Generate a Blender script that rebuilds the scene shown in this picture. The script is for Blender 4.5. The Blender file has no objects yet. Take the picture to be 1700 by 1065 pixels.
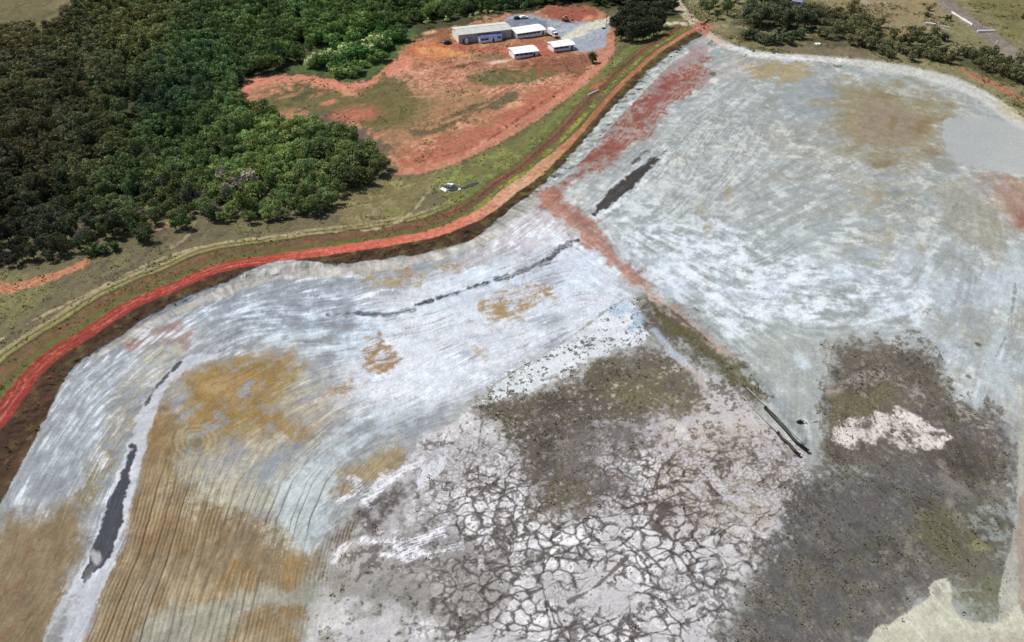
import bpy, math, random
import numpy as np
from mathutils import Vector
rnd = random.Random(7); rng = np.random.default_rng(11)
scn = bpy.context.scene
C = scn.collection
# ------------------------------------------------------------------ camera, sky, sun, exposure
F = 1309.0; PITCH = math.radians(38.0); CAMH = 150.0
cam = bpy.data.cameras.new('camera'); co = bpy.data.objects.new('camera', cam); C.objects.link(co)
co.location = (0, 0, CAMH); co.rotation_euler = (math.radians(90) - PITCH, 0, 0)
cam.sensor_width = 36.0; cam.lens = 36.0 * F / 1700.0; cam.clip_start = 1; cam.clip_end = 60000
scn.camera = co
w = bpy.data.worlds.new("World"); scn.world = w; w.use_nodes = True
nt = w.node_tree
sky = nt.nodes.new('ShaderNodeTexSky'); sky.sky_type = 'NISHITA'; sky.sun_disc = False
SUN = Vector((-0.62, 0.42, 0.0)).normalized(); ELEV = math.radians(50)
sky.sun_elevation = ELEV; sky.sun_rotation = math.atan2(SUN.x, SUN.y)
nt.links.new(sky.outputs[0], nt.nodes['Background'].inputs[0]); nt.nodes['Background'].inputs[1].default_value = 0.085
sd = Vector((SUN.x * math.cos(ELEV), SUN.y * math.cos(ELEV), math.sin(ELEV)))
sl = bpy.data.lights.new('sun', 'SUN'); sl.energy = 3.9; sl.angle = math.radians(0.6); sl.color = (1.0, 0.965, 0.89)
so = bpy.data.objects.new('sun', sl); C.objects.link(so); so.rotation_euler = sd.to_track_quat('Z', 'Y').to_euler()
scn.view_settings.view_transform = 'Standard'; scn.view_settings.look = 'None'
scn.view_settings.exposure = 0.37; scn.view_settings.gamma = 1.0
KALB = 0.72            # seen brightness -> surface albedo

# ------------------------------------------------------------------ helpers
def lin(c):
    c = np.asarray(c, dtype=np.float64) / 255.0
    return np.where(c <= 0.04045, c / 12.92, ((c + 0.055) / 1.055) ** 2.4)
def alb(c):
    c = np.array(c, float)
    if c[1] < .74 * c[0] and c[2] < .8 * c[0]: c = c * np.array([1.0, .985, .96])
    c = lin(c) * KALB; g = float(c[0] * .25 + c[1] * .6 + c[2] * .15); return (c * .9 + g * .1).astype(np.float32)
cp, sp = math.cos(PITCH), math.sin(PITCH)
def ray(u, v):
    x = (u - 850.0) / F; y = (532.5 - v) / F
    return x, cp + y * sp, -sp + y * cp
def hit(u, v, h):
    dx, dy, dz = ray(u, v); t = (h - CAMH) / dz
    return dx * t, dy * t
def proj(x, y, z):
    q = z - CAMH
    zc = y * cp - q * sp; yc = y * sp + q * cp
    return 850 + F * x / zc, 532.5 - F * yc / zc

def _hash(ix, iy, seed):
    n = (ix.astype(np.int64) * 374761393 + iy.astype(np.int64) * 668265263 + seed * 1442695041) & 0xffffffff
    n = ((n ^ (n >> 13)) * 1274126177) & 0xffffffff
    n = n ^ (n >> 16)
    return (n & 0xffff).astype(np.float32) / 65535.0
def vnoise(x, y, seed=0):
    xf = np.floor(x); yf = np.floor(y); ix = xf.astype(np.int64); iy = yf.astype(np.int64)
    fx = (x - xf).astype(np.float32); fy = (y - yf).astype(np.float32)
    fx = fx * fx * (3 - 2 * fx); fy = fy * fy * (3 - 2 * fy)
    a = _hash(ix, iy, seed); b = _hash(ix + 1, iy, seed); c = _hash(ix, iy + 1, seed); d = _hash(ix + 1, iy + 1, seed)
    return (a + (b - a) * fx) * (1 - fy) + (c + (d - c) * fx) * fy
def fbm(x, y, seed=0, o=4):                      # about -1..1
    s = 0; a = 1; t = 0
    for k in range(o):
        s = s + a * (vnoise(x * 2 ** k + 17.3 * k, y * 2 ** k + 9.1 * k, seed + k) * 2 - 1); t += a; a *= 0.55
    return s / t * 1.7
def sm(e0, e1, x):
    t = np.clip((x - e0) / (e1 - e0), 0, 1); return t * t * (3 - 2 * t)

def spline(pts, closed=False, n=5):
    P = np.array(pts, float); N = len(P); out = []
    for i in range(N if closed else N - 1):
        if closed: p0, p1, p2, p3 = P[(i - 1) % N], P[i], P[(i + 1) % N], P[(i + 2) % N]
        else: p0, p1, p2, p3 = P[max(i - 1, 0)], P[i], P[i + 1], P[min(i + 2, N - 1)]
        for k in range(n):
            t = k / n
            out.append(0.5 * (2 * p1 + (p2 - p0) * t + (2 * p0 - 5 * p1 + 4 * p2 - p3) * t * t + (3 * p1 - p0 - 3 * p2 + p3) * t ** 3))
    if not closed: out.append(P[-1])
    return np.array(out)
def seg_dist(X, Y, P, closed=False):
    """distance to a polyline, arc length of the foot, side sign"""
    best = np.full(X.shape, 1e18); arc = np.zeros(X.shape); side = np.zeros(X.shape); L = 0
    n = len(P)
    for i in range(n if closed else n - 1):
        a = P[i]; b = P[(i + 1) % n]; ex, ey = b - a; l2 = ex * ex + ey * ey + 1e-9; l = math.sqrt(l2)
        px = X - a[0]; py = Y - a[1]
        t = np.clip((px * ex + py * ey) / l2, 0, 1)
        d = (px - t * ex) ** 2 + (py - t * ey) ** 2
        m = d < best
        best = np.where(m, d, best); arc = np.where(m, L + t * l, arc)
        side = np.where(m, np.sign(ex * py - ey * px), side); L += l
    return np.sqrt(best), arc, side
def inside(X, Y, P):
    r = np.zeros(X.shape, bool); n = len(P)
    for i in range(n):
        x1, y1 = P[i]; x2, y2 = P[(i + 1) % n]
        if y1 == y2: continue
        c = ((y1 > Y) != (y2 > Y)) & (X < (x2 - x1) * (Y - y1) / (y2 - y1) + x1)
        r ^= c
    return r

# ------------------------------------------------------------------ ground sheet: fine where the drone looks, coarse out to the horizon
def grow(s, a, n, k): return [s + a * (k ** i - 1) / (k - 1) for i in range(1, n + 1)]
STEP = 1.3
us = np.arange(-30, 1731, STEP); vs = np.arange(-14, 1085, STEP)
us = np.concatenate([np.array(grow(us[0], -STEP, 46, 1.13))[::-1], us, grow(us[-1], STEP, 46, 1.13)])
vtop = -484.0 + (vs[0] + 484.0) * np.linspace(1, 0, 90)[1:] ** 1.0
vtop = vtop[vtop > -483.5]; vtop = np.concatenate([vtop, [-486.5, -488.2]])
vs = np.concatenate([vtop[::-1], vs, grow(vs[-1], STEP, 34, 1.14)])
U, V = np.meshgrid(us, vs); U = U.astype(np.float32); V = V.astype(np.float32)
X0, Y0 = hit(U.astype(float), V.astype(float), 0.0)

CREST = spline([(-420, 1300), (-260, 1060), (-150, 900), (-60, 770), (0, 690), (50, 622), (100, 581), (150, 549), (200, 515), (250, 490), (300, 470), (350, 448), (400, 436), (430, 433), (475, 426), (525, 419),
         (600, 408), (675, 396), (725, 385), (775, 365), (800, 352), (825, 335), (850, 314), (885, 290), (925, 255), (962, 220),
         (1000, 174), (1041, 130), (1083, 93), (1124, 65), (1154, 46)])
CW = np.array([hit(p[0], p[1], 0.0) for p in CREST])
# coarse raster (3 px) for distance fields
RS = 3.0; RU = np.arange(-400, 2101, RS); RV = np.arange(-300, 1401, RS); GU, GV = np.meshgrid(RU, RV)
def samp(R, u, v):
    x = np.clip((u - RU[0]) / RS, 0, len(RU) - 1.001); y = np.clip((v - RV[0]) / RS, 0, len(RV) - 1.001)
    ix = x.astype(np.int32); iy = y.astype(np.int32); fx = x - ix; fy = y - iy
    return (R[iy, ix] * (1 - fx) + R[iy, ix + 1] * fx) * (1 - fy) + (R[iy + 1, ix] * (1 - fx) + R[iy + 1, ix + 1] * fx) * fy
GX, GY = hit(GU, GV, 0.0)
_d, _a, _s = seg_dist(GX, GY, CW)
DR = (_d * np.where(_s > 0, 1, -1)).astype(np.float32)      # + = outer (wood) side, - = pond side
D = samp(DR, U, V); ARC = samp(_a.astype(np.float32), U, V)

n_big = fbm(X0 / 45, Y0 / 45, 3); n_mid = fbm(X0 / 12, Y0 / 12, 5); n_sml = fbm(X0 / 3.2, Y0 / 3.2, 8); n_fin = fbm(X0 / 1.1, Y0 / 1.1, 12, 3)
GEO = True
n_edge = fbm(X0 / 2.0, Y0 / 2.6, 14, 4) * .6 + fbm(U / 6, V / 5, 15, 3) * .5 + fbm(X0 / 8, Y0 / 9, 16, 3) * .6
def pmask(pts, soft=6, warp=0, closed=True, sp_=True, ws=0):
    P = spline(pts, closed, 4) if sp_ else np.array(pts, float)
    d, a, s = seg_dist(GU, GV, P, closed)
    sd_ = np.where(inside(GU, GV, P), d, -d).astype(np.float32)
    u = U + warp * n_mid + ws * n_sml; v = V + warp * 0.7 * np.roll(n_mid, 211, 1) + ws * 0.7 * np.roll(n_sml, 97, 1)
    return sm(-soft / 2, soft / 2, samp(sd_, u, v) + n_edge * (0 if GEO else min(soft * .8, 15)))
def lmask(pts, width, soft=3, warp=0, ws=0):
    """stroke along a spline; width a number or a list per point"""
    P = spline(pts, False, 6); d, a, s = seg_dist(GU, GV, P)
    if not np.isscalar(width):
        L = np.concatenate([[0], np.cumsum(np.hypot(*(P[1:] - P[:-1]).T))])
        key = L[np.minimum(np.arange(len(pts)) * 6, len(L) - 1)]
        W = np.interp(a, key, width)
    else: W = width
    sd_ = (W / 2 - d).astype(np.float32)
    u = U + warp * n_mid + ws * n_sml; v = V + warp * 0.7 * np.roll(n_mid, 211, 1) + ws * 0.7 * np.roll(n_sml, 97, 1)
    return sm(-soft / 2, soft / 2, samp(sd_, u, v) + n_edge * (0 if GEO else min(soft * .8, 15)))
def emask(cx, cy, rx, ry, ang=0, soft=0.5, warp=0, ws=0):
    u = U + warp * n_mid + ws * n_sml - cx; v = V + warp * 0.7 * np.roll(n_mid, 211, 1) + ws * 0.7 * np.roll(n_sml, 97, 1) - cy
    a = math.radians(ang); x = (u * math.cos(a) - v * math.sin(a)) / rx; y = (u * math.sin(a) + v * math.cos(a)) / ry
    return sm(1 + soft, 1 - soft, np.sqrt(x * x + y * y))

n_px = fbm(X0 / 1.9 + 31, Y0 / 2.6, 19, 4) + .5 * fbm(U / 4.0, V / 3.2, 18, 3)
# ------------------------------------------------------------------ masks shared by height, paint and regions
POND = [(-300, 1250), (-120, 1010), (-40, 900), (0, 838), (45, 755), (85, 675), (120, 612), (150, 588), (195, 562), (235, 532), (290, 503), (345, 480), (385, 464), (420, 446), (460, 434), (500, 433), (560, 439), (610, 433), (660, 427), (710, 419), (765, 405), (800, 386), (830, 360), (870, 332),
        (905, 302), (935, 275), (960, 245), (990, 210), (1022, 172), (1062, 134), (1100, 98), (1135, 76), (1160, 62), (1180, 60), (1210, 78), (1270, 95), (1400, 108), (1520, 124), (1600, 145), (1660, 172), (1720, 215), (1900, 330), (2080, 600), (2080, 1390), (600, 1390), (-300, 1390)]
m_pond = pmask(POND, 3, 1.5, ws=3.0)
GEO = False; n_rip = fbm(ARC / 2.2, D / 9, 21, 3)
m_in = sm(-1.5, 1.5, -D)
# height
outer = np.interp(D, [-17, -12, -3.0, 3.0, 9, 11, 15, 17, 24, 46, 70], [0, 0.2, 2.2, 2.2, 0.9, 0.0, -0.6, -1.6, -3.0, -6.0, -7.0]).astype(np.float32)
endk = sm(1120, 1200, U) * sm(120, 70, V)                    # the dam runs out at the crossroads
H = outer * (1 - sm(1130, 1210, U))
H = np.where((U > 1130) & (D > 0), H, H)
GEO = True; m_yard = pmask([(700, 95), (740, 50), (860, 18), (1010, 30), (1015, 80), (960, 105), (800, 112)], 26)
GEO = False; H = H * (1 - m_yard) + (-4.0) * m_yard
m_rip = sm(3.5, 1, np.abs(D + 8.0)) * sm(1165, 1120, U)      # ragged spoil along the foot of the inner slope
H = H + m_rip * .25 * n_rip
H = H + (1 - m_pond) * (0.35 * n_mid + 0.12 * n_sml) * sm(3, 8, np.abs(D)) + (1 - m_pond) * 1.2 * n_big * sm(30, 80, D)
exec_z = None

# flow directions of the silt and of the tyre and grader lines, degrees, anticlockwise from the picture's right
FLOW = [(20, 780, 60), (100, 700, 55), (60, 950, 66), (170, 620, 42), (300, 950, 78), (300, 760, 70), (450, 950, 89), (420, 800, 66), (350, 600, 28), (250, 560, 30), (450, 500, 8), (600, 470, 4), (650, 450, 6), (800, 440, 22),
        (600, 600, 22), (700, 660, 34), (900, 500, 30), (900, 600, 34), (400, 680, 22), (520, 740, 34), (1000, 430, -42), (960, 330, 40), (1050, 250, 48), (1110, 180, 52), (1150, 300, 62), (1250, 200, 66), (1180, 420, -20),
        (1150, 470, -40), (1300, 480, -8), (1300, 400, 35), (1400, 300, 25), (1400, 420, -12), (1500, 180, -12), (1650, 230, -32), (1650, 500, 76), (1680, 400, -70), (1560, 420, 60), (1350, 650, 84), (1250, 560, -48), (1150, 130, 12),
        (1300, 120, -3), (1500, 120, -14), (750, 900, 18), (600, 880, 40), (1100, 700, -30), (1000, 620, 10), (1400, 900, -50), (1500, 800, -40), (600, 200, 22), (800, 200, 30), (700, 100, -12), (500, 150, 6), (900, 150, 32), (1500, 30, -15), (1640, 600, 72), (1690, 700, 85), (1450, 560, 10)]
A_ = np.array(FLOW, float); ww = 0; cx_ = 0; cy_ = 0
for (a, b, th) in A_:
    k = 1.0 / (((GU - a) ** 2 + (GV - b) ** 2) + 900) ** 1.6
    ww = ww + k; cx_ = cx_ + k * math.cos(math.radians(2 * th)); cy_ = cy_ + k * math.sin(math.radians(2 * th))
th = 0.5 * np.arctan2(cy_, cx_)
# parallel to the crest near it
gy, gx = np.gradient(DR); tx, ty = -gy, gx; tl = np.hypot(tx, ty) + 1e-6; tth = np.arctan2(-(ty / tl), tx / tl)
k = sm(20, 10, np.abs(DR - 8)) * 0.98
c2 = np.cos(2 * th) * (1 - k) + np.cos(2 * tth) * k; s2 = np.sin(2 * th) * (1 - k) + np.sin(2 * tth) * k
c2s = samp(c2.astype(np.float32), U + 14 * n_mid, V + 9 * n_mid); s2s = samp(s2.astype(np.float32), U + 14 * n_mid, V + 9 * n_mid)
TH = 0.5 * np.arctan2(s2s, c2s) + 0.18 * n_mid + .15 * fbm(X0 / 30, Y0 / 30, 61, 2)
FX = np.cos(TH).astype(np.float32); FY = (-np.sin(TH)).astype(np.float32)
nr, nc = U.shape
def lic(src, n, st=1.0):
    out = src.copy(); tot = 1.0
    JX, JY = np.meshgrid(np.arange(nc, dtype=np.float32), np.arange(nr, dtype=np.float32))
    for sg in (1, -1):
        x = JX.copy(); y = JY.copy()
        px = FX * sg; py = FY * sg
        for i in range(n):
            x += px * st; y += py * st
            ix = np.clip(np.rint(x), 0, nc - 1).astype(np.int32); iy = np.clip(np.rint(y), 0, nr - 1).astype(np.int32)
            vx = FX[iy, ix]; vy = FY[iy, ix]
            f = np.where(vx * px + vy * py < 0, -1, 1); px = vx * f; py = vy * f
            wgt = 1 - i / n; out += src[iy, ix] * wgt; tot += wgt
    out /= tot; out -= out.mean(); out /= out.std()
    return np.clip(out, -2.6, 2.6).astype(np.float32)
def zs(x): x = x - x.mean(); return np.clip(x / x.std(), -2.6, 2.6).astype(np.float32)
L1p = lic(rng.standard_normal(U.shape).astype(np.float32), 16, 1.3)
L1 = zs(.9 * L1p + .5 * zs(n_fin) + .35 * zs(fbm(U / 3, V / 2.4, 41, 2)))
L2 = zs(lic((fbm(U / 7, V / 5, 31, 2)).astype(np.float32), 9, 1.8) + .6 * zs(fbm(X0 / 5, Y0 / 7, 43, 4)) + .4 * zs(n_sml))
L3 = zs(lic((fbm(U / 22, V / 14, 37, 2)).astype(np.float32), 9, 2.6) + .9 * zs(fbm(X0 / 14, Y0 / 16, 47, 5)))

# ------------------------------------------------------------------ paint: the real colours of soil, silt and grass
col = np.empty(U.shape + (3,), np.float32); col[:] = alb((72, 74, 42))
def put(m, c, a=1.0):
    global col
    m = np.clip(m * a, 0, 1)[..., None].astype(np.float32)
    col = col * (1 - m) + (alb(c) if not isinstance(c, np.ndarray) else c) * m
def mul(f):
    global col
    col = col * np.clip(f, 0.05, 3)[..., None].astype(np.float32)
def thr(n, a, b): return sm(a, b, n)
OUT = 1 - m_pond
# far fields, top right and top left
put(np.ones_like(U) * (V < -20), (98, 100, 58)); put(((V < -20) * thr(n_big, 0, .3)), (122, 112, 72), .7)
m_tr = pmask([(1130, -200), (2100, -280), (2100, 400), (1720, 225), (1600, 140), (1500, 118), (1270, 92), (1200, 72), (1165, 45)], 8, 4)
put(m_tr, (132, 124, 82)); put(m_tr * thr(n_mid + n_big, -.2, .7), (104, 102, 60), .8); put(m_tr * thr(L2, .4, 1.6), (158, 144, 104), .6)
put(pmask([(1380, -60), (1540, -60), (1560, 40), (1500, 60), (1420, 40), (1370, 20)], 20, 10), (160, 138, 100), .6)
put(pmask([(1330, 60), (1450, 50), (1480, 90), (1400, 100), (1280, 85)], 14, 8), (120, 104, 82), .7)
put(pmask([(1600, -60), (1900, -60), (1900, 160), (1720, 100)], 20, 6), (124, 116, 66), .9)
m_tl = pmask([(-400, -100), (120, -60), (150, 10), (90, 45), (30, 60), (-400, 130)], 30, 14); put(m_tl, (110, 98, 58)); put(m_tl * thr(n_mid + n_px, -.2, 1.2), (84, 84, 46), .8); put(m_tl * thr(L2, .3, 1.6), (136, 120, 78), .6)
put(pmask([(480, 120), (520, 90), (600, 60), (680, 40), (690, 60), (650, 105), (620, 125), (580, 134), (520, 122)], 8, 4), (78, 98, 44))
put(pmask([(1225, 20), (1300, 4), (1380, 20), (1460, 50), (1450, 76), (1340, 70), (1230, 60)], 14, 6), (84, 82, 52), .9)
put(pmask([(1590, 92), (1660, 100), (1740, 120), (1740, 150), (1640, 128), (1590, 108)], 10, 5), (80, 78, 50), .9)
# red clearing
CLEAR = [(398, 150), (425, 133), (470, 128), (520, 126), (575, 136), (625, 128), (655, 100), (680, 72), (715, 58), (745, 46), (850, 22), (905, 14), (960, 8), (1010, 22), (1022, 60), (1012, 98), (985, 128), (930, 168), (870, 210), (805, 246), (740, 280), (670, 284), (640, 262), (610, 240), (575, 215), (530, 205), (470, 200), (425, 185), (400, 170)]
m_clear = pmask(CLEAR, 6, 5, ws=2)
put(m_clear, (178, 124, 90)); put(m_clear * thr(n_mid, -.1, .8), (198, 144, 112), .8); put(m_clear * thr(n_px, .2, 1.2), (216, 166, 132), .6); put(m_clear * thr(L2, .3, 1.4), (164, 96, 70), .6); put(m_clear * thr(n_sml, .1, .9), (140, 116, 70), .6)
put(lmask([(398, 165), (408, 145), (440, 133), (500, 130), (560, 142), (600, 143), (640, 125), (670, 105)], [14, 16, 13, 12, 13, 14, 22, 30], 5, 2), (212, 134, 106), .9)
put(pmask([(430, 165), (470, 146), (540, 150), (590, 152), (630, 130), (670, 122), (690, 150), (720, 165), (700, 200), (640, 215), (580, 195), (520, 190), (450, 182)], 12, 10), (108, 100, 54), .95)
put(pmask([(480, 145), (510, 142), (520, 160), (490, 172), (455, 168)], 14, 6), (86, 86, 50), .8)
put(pmask([(495, 185), (560, 185), (610, 215), (650, 240), (640, 262), (600, 235), (540, 205)], 12, 8), (96, 88, 70), .85)
put(emask(592, 187, 36, 9, 4, .8, 8, 4), (194, 112, 86), .9); put(emask(545, 168, 14, 4, 10, .5, 4), (200, 128, 92), .9); put(emask(480, 158, 22, 3, 18, .5, 3), (176, 128, 88), .8)
put(pmask([(668, 92), (700, 66), (745, 70), (775, 85), (760, 100), (700, 96)], 12, 8), (196, 110, 62), .9)
put(pmask([(690, 82), (730, 78), (790, 88), (780, 96), (720, 92)], 6, 5), (222, 156, 92), .7)
put(pmask([(650, 118), (720, 104), (790, 118), (800, 140), (740, 160), (690, 150)], 16, 8) * thr(n_sml + L1 * .3, -.4, .5), (220, 158, 132), .75)
put(pmask([(700, 150), (800, 145), (840, 165), (780, 190), (700, 230), (640, 240), (640, 215), (690, 190)], 14, 8), (158, 124, 82), .6)
put(pmask([(802, 128), (830, 113), (880, 112), (925, 118), (912, 132), (860, 142), (810, 146)], 5, 5, ws=4) * thr(n_px, -1.6, .3), (88, 96, 50), .95)
put(pmask([(775, 130), (800, 122), (805, 138), (780, 142)], 6, 4), (104, 100, 56), .8)
put(lmask([(812, 152), (850, 148), (890, 138), (925, 130)], 10, 4, 3) * thr(L1, -.6, .8), (226, 160, 138), .9)
put(lmask([(690, 222), (740, 206), (780, 184), (820, 172), (850, 160)], [16, 12, 12, 22, 16], 7, 4), (88, 84, 54), .85)
put(lmask([(700, 215), (760, 195), (800, 176), (830, 160)], 2.5, 3, 2), (192, 140, 98), .8)
put(pmask([(800, 205), (900, 150), (960, 125), (985, 122), (930, 165), (860, 212), (800, 240), (740, 268), (670, 275), (690, 245), (760, 225)], 14, 7, ws=4), (176, 100, 76), .85)
put(pmask([(800, 205), (880, 165), (860, 190), (800, 232), (730, 252), (700, 245)], 14, 6) * thr(n_sml, -.2, .6), (150, 112, 74), .7)
put(pmask([(860, 100), (960, 88), (985, 95), (975, 118), (930, 122), (870, 110)], 10, 4), (140, 84, 62), .8)
put(pmask([(900, 112), (960, 104), (975, 118), (940, 124)], 8, 4) * thr(L1, -.5, .8), (118, 92, 62), .8)
put(pmask([(740, 60), (775, 74), (850, 74), (905, 66), (935, 84), (900, 98), (830, 92), (760, 84)], 7, 3), (180, 104, 74), .9)
put(emask(812, 92, 26, 5, 0, .5, 4), (122, 112, 76), .8); put(emask(827, 101, 18, 3.5, 8, .5, 3), (236, 190, 168), .9)
put(pmask([(702, 60), (728, 50), (748, 48), (750, 66), (720, 64)], 5, 4), (132, 84, 50), .85); put(emask(714, 54, 12, 2.5, 10, .5, 2), (220, 180, 140), .8)
# yard
m_gravel = pmask([(836, 38), (850, 26), (880, 24), (915, 32), (1002, 38), (1012, 50), (1004, 80), (955, 86), (938, 70), (925, 60), (905, 44), (860, 42)], 4, 2)
put(m_gravel, (160, 167, 176)); put(m_gravel * thr(n_sml, 0, .8), (172, 176, 182), .5)
put(pmask([(838, 38), (860, 30), (900, 34), (905, 44)], 5, 2), (112, 120, 138), .8)
put(lmask([(936, 66), (958, 54), (990, 42), (1030, 26), (1050, 16)], [14, 12, 16, 14, 12], 5, 2), (212, 206, 182), .95)
put(pmask([(900, 18), (945, 10), (990, 14), (985, 28), (950, 34), (920, 32), (905, 26)], 5, 4), (158, 84, 64), .95)
put(emask(976, 30, 10, 4, 20), (220, 150, 112), .8)
# outer face of the dam
m_out = sm(1.2, 2.4, D) * OUT
m_face = m_out * sm(70, 55, D + 8 * n_mid) * (1 - m_tr)
m_face = m_face * (1 - m_clear)
wd = D + 0.5 * n_mid + 0.3 * n_sml
put(m_face * (V > 30), (104, 98, 58)); put(m_face * thr(n_mid, -.1, .8), (124, 110, 74), .8); put(m_face * thr(L2, .2, 1.6), (86, 82, 46), .7)
lf = sm(700, 560, U)
put(m_face * sm(14, 17, wd) * sm(330, 150, V * 0 + 150) * (U < 760), (112, 102, 74), .7)
put(m_face * sm(16, 20, wd) * thr(L2 + n_mid, 0, 1.4) * (U < 560), (98, 84, 68), .8)
put(m_face * sm(20, 24, wd) * thr(n_mid + n_big, 0, .9) * (U < 700), (124, 124, 72), .7)
def band(a, b, s=.6): return sm(a - s, a + s, wd) * sm(b + s, b - s, wd) * m_out
put(band(3.3, 6.0), (96, 96, 42), .9); put(band(3.3, 6.5) * sm(730, 830, U) * thr(n_sml, -.5, .5), (142, 150, 46), .95)
put(band(5.6, 11.0), (114, 78, 54), .92); put(band(6, 10.5) * thr(L2, 0, 1.3), (136, 88, 62), .7); put(band(5.6, 11.0) * sm(680, 540, U) * thr(n_px + n_mid, -1.4, .6), (104, 88, 52), .8); put(band(5.6, 11) * thr(n_mid, .2, .8), (98, 84, 44), .7)
put(band(10.6, 12.0, .4), (78, 72, 38), .8); put(band(12.0, 13.6, .4), (150, 140, 78), .8); put(band(13.6, 14.3, .3), (90, 80, 48), .8); put(band(14.3, 16.2, .5), (164, 148, 106), .75)
put(band(11, 17.5) * sm(690, 780, U), (102, 108, 48), .95); put(band(7.6, 8.8, .4) * sm(690, 800, U), (84, 62, 42), .7); put(band(12, 16) * sm(690, 780, U) * thr(n_sml, -.2, .6), (142, 140, 78), .7)
put(lmask([(1015, 92), (960, 175), (925, 215), (880, 262), (830, 305), (790, 340)], 12, 6, 3), (118, 120, 50), .0)
put(pmask([(980, 140), (1005, 125), (1000, 142), (975, 152)], 5, 3), (190, 96, 66), .8)
# service track under the outer face, and the red haul road
put(lmask([(-20, 575), (60, 530), (130, 495), (200, 460), (260, 432), (330, 410), (400, 398), (500, 388), (600, 382), (650, 372), (685, 350), (705, 325), (722, 300), (738, 282)], [3, 3, 3, 3, 3, 3, 3, 3, 3, 4, 4, 5, 5, 5], 2.5, 1), (196, 178, 134), .6)
put(lmask([(560, 378), (620, 372), (660, 360), (678, 340), (695, 318), (712, 298), (726, 284)], 2.5, 2.5, 1), (186, 168, 124), .6)
put(lmask([(0, 472), (20, 480), (45, 470), (80, 462), (115, 448), (145, 436)], [14, 18, 14, 10, 8, 8], 4, 3), (196, 128, 92), .95)
put(lmask([(262, 378), (275, 372), (300, 365)], 6, 4, 2), (190, 140, 112), .6); put(lmask([(285, 410), (310, 392), (325, 368)], 3, 3, 1), (170, 150, 120), .6)
put(pmask([(640, 290), (700, 290), (720, 300), (690, 340), (650, 355), (580, 372), (560, 345), (575, 325), (620, 318)], 14, 8), (128, 116, 70), .8)
put(pmask([(560, 345), (640, 320), (660, 340), (600, 368)], 12, 8) * thr(n_sml, -.3, .4), (158, 142, 104), .6); put(emask(648, 352, 16, 9, 0, .9, 8, 5) * thr(n_px, -.8, .6), (130, 140, 62), .7)
put(emask(660, 310, 26, 14, 0, .5, 8) * thr(n_sml, -.2, .6), (160, 158, 92), .7)
m_haul = lmask([(655, 286), (700, 282), (745, 270), (800, 245), (850, 217), (895, 188), (935, 160), (970, 132), (1000, 104), (1012, 84), (1013, 60)], [8, 11, 12, 13, 13, 14, 13, 13, 14, 15, 13], 3, 1.5)
put(m_haul, (188, 124, 98), .95); put(m_haul * thr(n_sml, 0, 1), (208, 142, 118), .6)
put(lmask([(700, 268), (790, 242), (850, 205), (895, 172), (935, 146)], 2.2, 2.5, 1), (128, 58, 42), .8)
put(pmask([(725, 285), (790, 262), (860, 226), (930, 178), (985, 132), (1012, 108), (1015, 118), (960, 165), (900, 215), (850, 255), (790, 300), (740, 318)], 8, 4), (112, 112, 60), .75)
put(pmask([(725, 285), (790, 262), (860, 226), (900, 205), (860, 245), (800, 290), (745, 320)], 10, 5) * thr(n_sml + n_mid, -.2, .6), (140, 146, 66), .7)
# inner slope of the dam
m_inner = sm(-1.4, -2.4, D) * (1 - m_pond) * sm(1190, 1160, U) * (D > -40)
put(m_inner, (84, 62, 44)); put(m_inner * thr(n_sml + .5 * n_mid, .1, .9), (108, 92, 46), .7); put(m_inner * thr(n_mid + n_px * .5, .2, 1.2) * (U < 760), (104, 60, 46), .5); put(m_inner * thr(n_px + n_sml, .5, 1.4), (122, 106, 66), .5); put(m_inner * sm(780, 830, U) * thr(n_sml, -.4, .6), (104, 100, 40), .7)
# crest road
hwid = np.interp(U, [0, 250, 500, 700, 880, 960, 1140], [3.0, 2.7, 2.7, 2.6, 3.2, 1.5, 1.5])
m_crest = sm(hwid + .4, hwid - .4, np.abs(D + .35 * n_mid + .3 * n_sml + .2 * n_px)) * sm(1175, 1150, U)
cr = np.zeros_like(col)
for k, ch in enumerate(zip((142, 54, 44), (166, 66, 52), (204, 102, 80), (212, 130, 102), (208, 168, 136), (190, 142, 102), (160, 104, 66), (182, 122, 90))):
    cr[..., k] = np.interp(U, [0, 420, 600, 760, 860, 930, 990, 1140], lin(ch) * KALB)
put(m_crest, cr); put(m_crest * sm(.5, .2, np.abs(np.abs(D + .2 * n_mid) - .9)) * thr(n_px + L1p * .5, -.8, .9), (206, 132, 106), .5); put(m_crest * thr(n_px + n_mid, .3, 1.4), (140, 60, 44), .5); put(m_crest * thr(-n_px - n_mid * .5, .6, 1.5), (196, 118, 90), .45)
put(m_crest * thr(L1, .6, 2) * .5, (236, 150, 120), .6); put(m_crest * sm(1.2, 3, -D) * (U < 480), (150, 38, 36), .5)
put(m_crest * thr(n_sml, .4, 1.2) * (U > 800), (160, 120, 76), .6)

# ---- ponds
P_ = m_pond
g1 = np.clip(0.5 + .22 * L1 + .12 * n_fin, 0, 1); g2 = np.clip(.5 + .3 * L2, 0, 1); g3 = np.clip(.5 + .3 * L3, 0, 1)
put(P_, (168, 170, 164)); put(P_ * g2, (190, 193, 188), .7); put(P_ * thr(L3, .3, 1.8), (140, 145, 146), .7)
left = (U < 1000) | (V > 640)
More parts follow.
